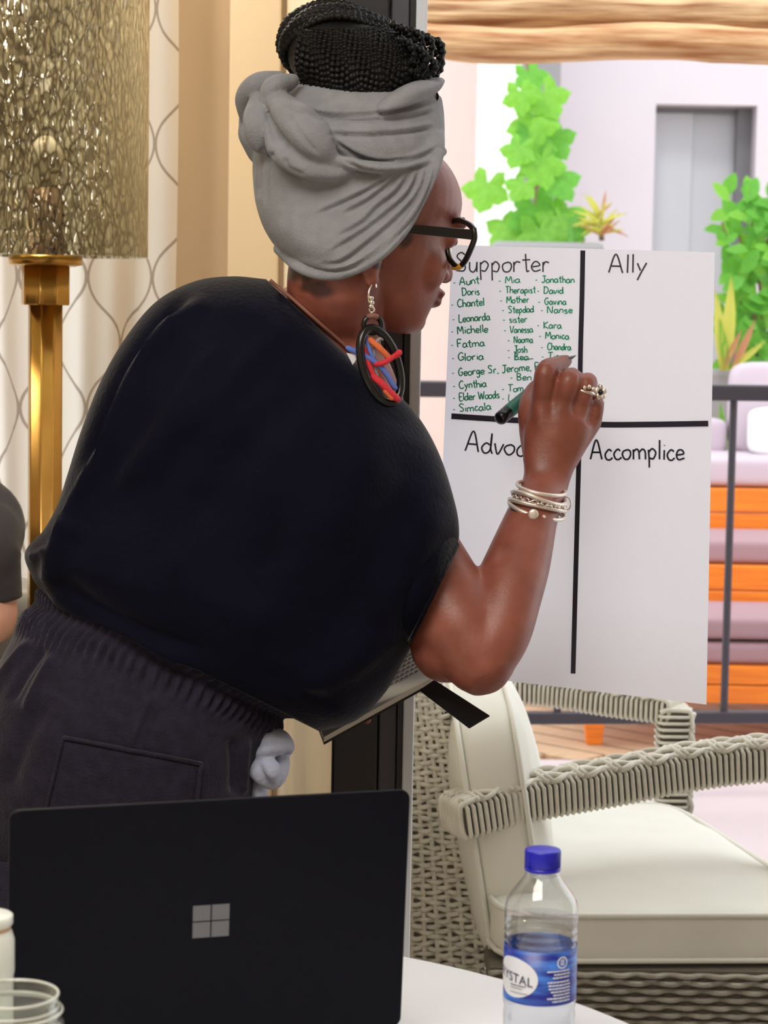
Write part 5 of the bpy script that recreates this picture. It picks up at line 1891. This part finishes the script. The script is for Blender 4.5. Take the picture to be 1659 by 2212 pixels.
# ------------------------------------------------------------------ earring
ED = 2.605
er = thing('earring', 'large black oval hoop earring wrapped with blue and red threads', 'earring', P(805, 690, ED))
obj('hook', B().tube([P(797, 655, ED), P(796, 635, ED), P(801, 618, ED + .004), P(811, 612, ED + .008), P(813, 622, ED + .006)], .0011, n=8, m=24), M['silver'], er, label='silver hook')
hb2 = B()
for i, (x_, y_) in enumerate(((802, 644), (803, 654), (801, 662))):
    hb2.ell(P(x_, y_, ED), .0032, nu=10, nv=8)
hb2.tube([P(803 + 5 * math.cos(a), 669 + 6 * math.sin(a), ED) for a in (2 * pi * k / 20 for k in range(20))], .0013, n=6, closed=True)
hb2.tube([P(803 + 4 * math.cos(a), 681 + 5 * math.sin(a), ED) for a in (2 * pi * k / 20 for k in range(20))], .0011, n=6, closed=True)
obj('chain', hb2, M['silver'], er)
def ov_ring(cx, cy, rx, ry, rot, r, D, dd=0):
    pts = []
    for k in range(48):
        a = 2 * pi * k / 48
        x_, y_ = rx * math.cos(a), ry * math.sin(a)
        pts.append(P(cx + x_ * math.cos(rot) - y_ * math.sin(rot), cy + x_ * math.sin(rot) + y_ * math.cos(rot), D + dd * math.cos(a)))
    return B().tube(pts, r, n=10, closed=True)
obj('small_ring', ov_ring(805, 701, 19, 18, 0, .0032, ED - .002, .004), M['plastic_black'], er)
obj('binding', B().tube([P(795, 684, ED - .004), P(805, 682, ED - .007), P(815, 685, ED - .004)], .0034, n=8, m=8), M['cord'], er)
obj('hoop', ov_ring(822, 790, 38, 84, -.30, .0052, ED - .008, .012), M['plastic_black'], er)
obj('inner_hoop', ov_ring(838, 800, 26, 70, -.24, .0022, ED - .002, .006), M['pier_grey'], er)
def strand(pts, r, m_, nm='thread'):
    obj(nm, B().tube([P(*p) for p in pts], r * .78, n=8, m=20, dome=True), M[m_], er)
strand([(752, 752, ED - .012), (790, 770, ED - .014), (825, 795, ED - .012), (853, 838, ED - .008)], .0042, 'blue_thread')
strand([(790, 728, ED - .008), (800, 760, ED - .012), (812, 785, ED - .012)], .0032, 'blue_thread')
strand([(800, 735, ED - .010), (820, 752, ED - .014), (842, 775, ED - .010)], .0048, 'orange_thread')
strand([(812, 786, ED - .014), (828, 784, ED - .016), (845, 774, ED - .012), (862, 762, ED - .008)], .0042, 'red_thread')
strand([(786, 755, ED - .010), (795, 785, ED - .014), (806, 810, ED - .014)], .0044, 'red_thread')
strand([(808, 815, ED - .016), (826, 830, ED - .018), (845, 850, ED - .016), (858, 862, ED - .012)], .0055, 'red_thread')
strand([(856, 768, ED - .010), (862, 762, ED - .012)], .0052, 'red_thread', 'bead')
strand([(833, 845, ED - .018), (846, 860, ED - .016)], .0042, 'orange_thread')
wb = B().hexa([P(748, 762, ED - .012), P(768, 766, ED - .012), P(770, 778, ED - .012), P(762, 789, ED - .012)], [P(748, 762, ED - .008), P(768, 766, ED - .008), P(770, 778, ED - .008), P(762, 789, ED - .008)])
obj('shell_chip', wb, M['shell'], er, smooth=False, bevel=.0008)

# necklace cord lying at the neckline
npts = []
for x_, y_ in ((583, 605), (606, 625), (632, 648), (662, 675), (694, 704), (724, 734), (752, 764), (770, 784)):
    h_ = hit(dgb, x_ + 4, y_ - 4, .003)
    npts.append(h_ if h_ is not None and h_.y < 2.75 else P(x_, y_, 2.66))
tag(obj('necklace', B().tube(npts, .0022, n=8, m=40), M['cord']), 'thin brown cord necklace along her neckline', 'necklace')

# ------------------------------------------------------------------ bracelets and ring
def bangle(name, lab, Lp, Rp, D, sag, r, m_, gap=None, dep=.040, knob=None, tw=0):
    a, c = P(*Lp, D), P(*Rp, D + .015)
    ctr, h_ = (a + c) / 2, (c - a) / 2
    dn = (P(1130, 1160, D) - P(1150, 1100, D)).normalized()
    pts = []
    a0, a1 = gap or (0, 2 * pi)
    for k in range(72):
        t = a0 + (a1 - a0) * k / (72 if not gap else 71)
        pts.append(ctr + h_ * math.cos(t) - Vector((0, 1, 0)) * (dep * math.sin(t)) + dn * (sag * math.sin(t)) + dn * tw * math.sin(2 * t))
    o = obj(name, B().tube(pts, r, n=8, closed=not gap), M[m_])
    tag(o, lab, 'bracelet', 'thin bracelets on her right wrist')
    if knob:
        obj('knob', B().ell(pts[0], knob, nu=14, nv=10), M[m_], o)
        obj('knob', B().ell(pts[-1], knob, nu=14, nv=10), M[m_], o)
    return o
BD2 = 2.728
bangle('bracelet', 'rose tinted bangle nearest her hand', (1117, 1046), (1222, 1064), BD2, .004, .0024, 'silver_matt')
bangle('bracelet', 'pale smooth bangle, second from her hand, crossing the others', (1107, 1062), (1222, 1084), BD2, .000, .0027, 'silver_matt', tw=.003)
bangle('bracelet', 'plain cream bangle, third from her hand', (1101, 1078), (1221, 1104), BD2, -.002, .0027, 'silver_matt')
bangle('bracelet', 'open cuff with two round knobs below the cream bangle', (1100, 1084), (1219, 1116), BD2, .006, .0027, 'silver_matt', gap=(1.75, 1.75 + 2 * pi - .35), knob=.0052)
o = bangle('bracelet', 'thin wire bracelet with small disc, lowest on her forearm', (1098, 1092), (1216, 1120), BD2, .004, .0013, 'silver', gap=(1.7, 1.7 + 2 * pi - .3))
obj('disc', B().ell(P(1152, 1111, 2.688), (.0065, .0025, .0065)), M['silver_matt'], o)
cb = B()
ca_ = P(1110, 1070, BD2)
cc_ = P(1222, 1092, BD2 + .015)
ctr, h_ = (ca_ + cc_) / 2, (cc_ - ca_) / 2
dn = (P(1130, 1160, BD2) - P(1150, 1100, BD2)).normalized()
for k in range(34):
    t = 2 * pi * k / 34
    c = ctr + h_ * math.cos(t) * 1.0 - Vector((0, 1, 0)) * (.041 * math.sin(t)) + dn * (.001 * math.sin(t))
    tg = (h_ * -math.sin(t) - Vector((0, 1, 0)) * (.038 * math.cos(t))).normalized()
    sd = tg.cross(dn).normalized() if k % 2 else dn
    cb.tube([c + tg * (.0048 * math.cos(a)) + sd * (.0030 * math.sin(a)) for a in (2 * pi * j / 12 for j in range(12))], .0010, n=5, closed=True)
tag(obj('bracelet', cb, M['silver']), 'silver link chain bracelet among the bangles', 'bracelet', 'thin bracelets on her right wrist')
obj('toggle_ring', B().tube([P(1224 + 9 * math.cos(a), 1088 + 14 * math.sin(a), 2.757) for a in (2 * pi * j / 24 for j in range(24))], .0010, n=6, closed=True), M['silver'], o)
rg = thing('finger_ring', 'silver flower ring on her ring finger', 'ring', P(1278, 846, 2.68 + HZ))
ra, rb = P(1251, 882, 2.694 + HZ), P(1269, 824, 2.690 + HZ)
dax = (rb - ra).normalized()
rcn = P(1263, 843, 2.686 + HZ)
s1_ = dax.cross(Vector((0, 1, 0))).normalized()
s2_ = dax.cross(s1_)
obj('band', B().tube([rcn + s1_ * (.0132 * math.cos(a)) + s2_ * (.0132 * math.sin(a)) for a in (2 * pi * k / 40 for k in range(40))], .0022, n=8, closed=True), M['silver'], rg)
fc = P(1297, 847, 2.668 + HZ)
for k in range(5):
    a = 2 * pi * k / 5 + .3
    pc2 = fc + Vector((.0048 * math.cos(a), -.001, .0062 * math.sin(a)))
    obj('petal', B().ell(pc2, (.0038, .0028, .0042), nu=10, nv=8), M['silver'] if k % 2 else M['silver_matt'], rg)
obj('stone', B().ell(fc + Vector((0, -.003, 0)), .0034, nu=10, nv=8), M['plastic_black'], rg)
for k, (x_, y_) in enumerate(((1262, 838), (1272, 836), (1281, 841), (1288, 846))):
    obj('bead', B().ell(P(x_, y_, 2.671 + HZ), .0030, nu=10, nv=8), M['silver'], rg)

# ------------------------------------------------------------------ marker
mk = thing('marker_pen', 'dark green marker pen gripped in her right hand', 'pen', P(1110, 882, 2.82))
e0, e1 = P(1077, 907, 2.812), P(1204, 801, PD - .003)
da = (e1 - e0).normalized()
ln = (e1 - e0).length
def along(t):
    return e0 + da * (ln * t)
def sweep(ts):
    return [along(t) for t, r in ts], [r for t, r in ts]
pp, rr_ = sweep([(.14, .0085), (.17, .0092), (.62, .0088), (.75, .0082), (.86, .0075)])
obj('barrel', B().tube(pp, rr_, n=20), M['marker_green'], mk)
pp, rr_ = sweep([(0, .004), (.01, .0075), (.03, .0088), (.15, .009)])
obj('end_plug', B().tube(pp, rr_, n=20), M['plastic_black'], mk)
pp, rr_ = sweep([(.86, .0065), (.94, .004), (.985, .0022)])
obj('nib', B().tube(pp, rr_, n=16), M['ink_green'], mk)

# ------------------------------------------------------------------ notebook under her arm
nk = thing('notebook', 'open notebook with cream page and black cover held at her side', 'notebook', P(850, 1500, 2.80))
A_, B_ = P(700, 1592, 2.735), P(932, 1464, 2.735)
A2, B2 = P(665, 1500, 2.90), P(896, 1388, 2.90)
dnv = Vector((0, 0, -1))
q = [A_, B_, B2, A2]
obj('page_block', B().hexa([p + dnv * .0065 for p in q], q), M['page'], nk, smooth=False)
obj('cover', B().hexa([p + dnv * .0100 for p in q], [p + dnv * .0068 for p in q]), M['book_cover'], nk, smooth=False)
pl = B()
for k in range(6):
    u0 = .62 + .02 * (k % 2)
    for j in range(8):
        u1 = u0 + j * .045
        w0 = .3 + k * .09
        p0_ = A_.lerp(B_, u1).lerp(A2.lerp(B2, u1), w0)
        p1_ = A_.lerp(B_, u1 + .025).lerp(A2.lerp(B2, u1 + .025), w0 + .02)
        p2_ = A_.lerp(B_, u1 + .03).lerp(A2.lerp(B2, u1 + .03), w0)
        pl.tube([p0_ + Vector((0, 0, .0006)), p1_ + Vector((0, 0, .0006)), p2_ + Vector((0, 0, .0006))], .0006, n=4)
obj('handwriting', pl, M['ink_thin'], nk)
fl = [P(905, 1490, 2.735), P(938, 1468, 2.735), P(1059, 1546, 2.70), P(1014, 1573, 2.69)]
obj('strap', B().hexa([p + Vector((0, .006, -.002)) for p in fl], fl), M['book_cover'], nk, smooth=False, bevel=.001, label='black strap hanging from the notebook')

# ================================================================== SECOND PERSON AT THE LEFT EDGE
p2 = thing('person', 'seated person in charcoal sleeve cut off at the left edge', 'person', (-.80, 3.62, 0))
KD2 = 3.55
bp = B()
cx0 = P(-250, 1000, KD2).x
shz = P(0, 1075, KD2).z
bp.tube([(cx0, 3.66, .60), (cx0, 3.66, .75), (cx0, 3.65, shz - .1), (cx0, 3.65, shz - .02)], [.14, .13, .15, .10], n=24, m=16, dome=True)
bp.tube([(cx0, 3.65, shz), (cx0, 3.63, shz + .12)], [.055, .05], n=16, m=6)
hc = Vector((cx0, 3.60, shz + .22))
bp.ell(hc, (.075, .095, .115), nu=24, nv=18)
bp.ell(hc + Vector((.0, -.088, -.02)), (.014, .018, .02))
bp.ell(hc + Vector((0, -.075, -.06)), (.024, .016, .010))
bp.ell(hc + Vector((0, -.06, -.095)), (.03, .03, .02))
for s_ in (-1, 1):
    bp.ell(hc + Vector((s_ * .076, .0, -.01)), (.010, .02, .03))
    sx0 = cx0 + s_ * .135
    bp.tube([(cx0 + s_ * .05, 3.65, shz - .02), (sx0, 3.64, shz - .045), P(-40 if s_ > 0 else -460, 1200, KD2), P(-24 if s_ > 0 else -470, 1310, KD2), P(-20 if s_ > 0 else -472, 1335, KD2 - .01)], [.06, .058, .05, .046, .044], n=18, m=24, dome=True)
    bp.tube([P(-20 if s_ > 0 else -472, 1330, KD2 - .01), P(-80 if s_ > 0 else -430, 1385, 3.40), P(-140 if s_ > 0 else -380, 1420, 3.28)], [.044, .038, .028], n=18, m=14, dome=True)
    hp = P(-140 if s_ > 0 else -380, 1420, 3.28)
    bp.tube([hp, hp + Vector((-s_ * .03, -.06, -.01))], [.03, .036], n=14, m=6, flat=.5, dome=True)
    for k in range(4):
        q0 = hp + Vector((-s_ * (.005 + .017 * k), -.08, -.01))
        bp.tube([q0, q0 + Vector((-s_ * .01, -.03, -.005)), q0 + Vector((-s_ * .012, -.05, -.022))], [.009, .0085, .007], n=8, m=8, dome=True)
    q0 = hp + Vector((s_ * .02, -.04, 0))
    bp.tube([q0, q0 + Vector((-s_ * .005, -.04, .01))], [.01, .008], n=8, m=6, dome=True)
    bp.tube([(cx0 + s_ * .09, 3.62, .50), (cx0 + s_ * .11, 3.25, .50), (cx0 + s_ * .11, 3.2, .44), (cx0 + s_ * .11, 3.22, .08)], [.085, .065, .06, .045], n=16, m=24, dome=True)
    bp.tube([(cx0 + s_ * .11, 3.23, .045), (cx0 + s_ * .12, 3.06, .03)], [.04, .03], n=12, m=6, flat=.8, dome=True)
me2 = remesh(bp, .006, it=5)
vset(me2, vget(me2) - np.array(p2.location))
b2 = put('body', me2, M['skin_light'], p2)
at = me2.attributes.new('tone', 'FLOAT_COLOR', 'POINT')
at.data.foreach_set('color', np.ones(len(me2.vertices) * 4))
ss = B()
ss.tube([(cx0, 3.66, .58), (cx0, 3.66, .75), (cx0, 3.65, shz - .1), (cx0, 3.65, shz + .0), (cx0, 3.645, shz + .03)], [.155, .145, .165, .115, .062], n=28, m=24)
for s_ in (-1, 1):
    sx0 = cx0 + s_ * .135
    ss.tube([(cx0 + s_ * .04, 3.65, shz - .02), (sx0, 3.64, shz - .045), P(-42 if s_ > 0 else -460, 1190, KD2), P(-36 if s_ > 0 else -470, 1292, KD2)], [.072, .070, .064, .062], n=24, m=30)
top2 = obj('jersey', ss, M['sleeve_grey'], p2)
v = vget(top2.data) + np.array(p2.location)
vset(top2.data, v)
folds(top2.data, [([(-30, 1070), (20, 1080), (50, 1120)], -.008, 6), ([(-30, 1210), (15, 1200), (50, 1190)], .005, 9), ([(-30, 1255), (15, 1250), (50, 1235)], -.005, 8)])
vset(top2.data, vget(top2.data) - np.array(p2.location))
obj('hair', B().ell(hc + Vector((0, .018, .03)), (.088, .095, .11), nu=24, nv=16), M['hair'], p2)
for s_ in (-1, 1):
    e = obj('eyeball', B().ell(hc + Vector((s_ * .032, -.080, .005)), (.012, .012, .008)), M['eye'], p2)
    obj('iris', B().ell(hc + Vector((s_ * .032, -.0905, .005)), (.005, .0025, .005)), M['iris'], e)
    obj('eyebrow', B().tube([hc + Vector((s_ * .016, -.092, .026)), hc + Vector((s_ * .034, -.088, .031)), hc + Vector((s_ * .052, -.074, .026))], .003, n=8, m=8), M['hair'], p2)
tz = B()
for s_ in (-1, 1):
    tz.tube([(cx0 + s_ * .07, 3.66, .53), (cx0 + s_ * .09, 3.60, .515), (cx0 + s_ * .11, 3.26, .505), (cx0 + s_ * .11, 3.19, .45), (cx0 + s_ * .11, 3.215, .08)], [.10, .094, .076, .072, .058], n=18, m=30)
obj('trousers', tz, M['trouser'], p2)
# what the second person sits on
st2 = thing('side_chair', 'grey upholstered side chair under the seated person', 'chair', (cx0, 3.66, 0))
obj('seat', B().cushion((cx0, 3.55, .352), (.24, 0, 0), (0, .24, 0), (0, 0, .045), p=6, puff=.2, n=10), M['frame_grey'], st2)
obj('backrest', B().cushion((cx0 + .01, 3.92, .66), (.245, 0, 0), (0, .03, .02), (0, .0, .26), p=6, puff=.0, n=10), M['door_grey'], st2)
for sx_ in (-1, 1):
    for sy_ in (-1, 1):
        obj('leg', B().tube([(cx0 + sx_ * .2, 3.55 + sy_ * .2, 0), (cx0 + sx_ * .19, 3.55 + sy_ * .19, .345)], [.012, .016], n=10), M['frame_black'], st2)
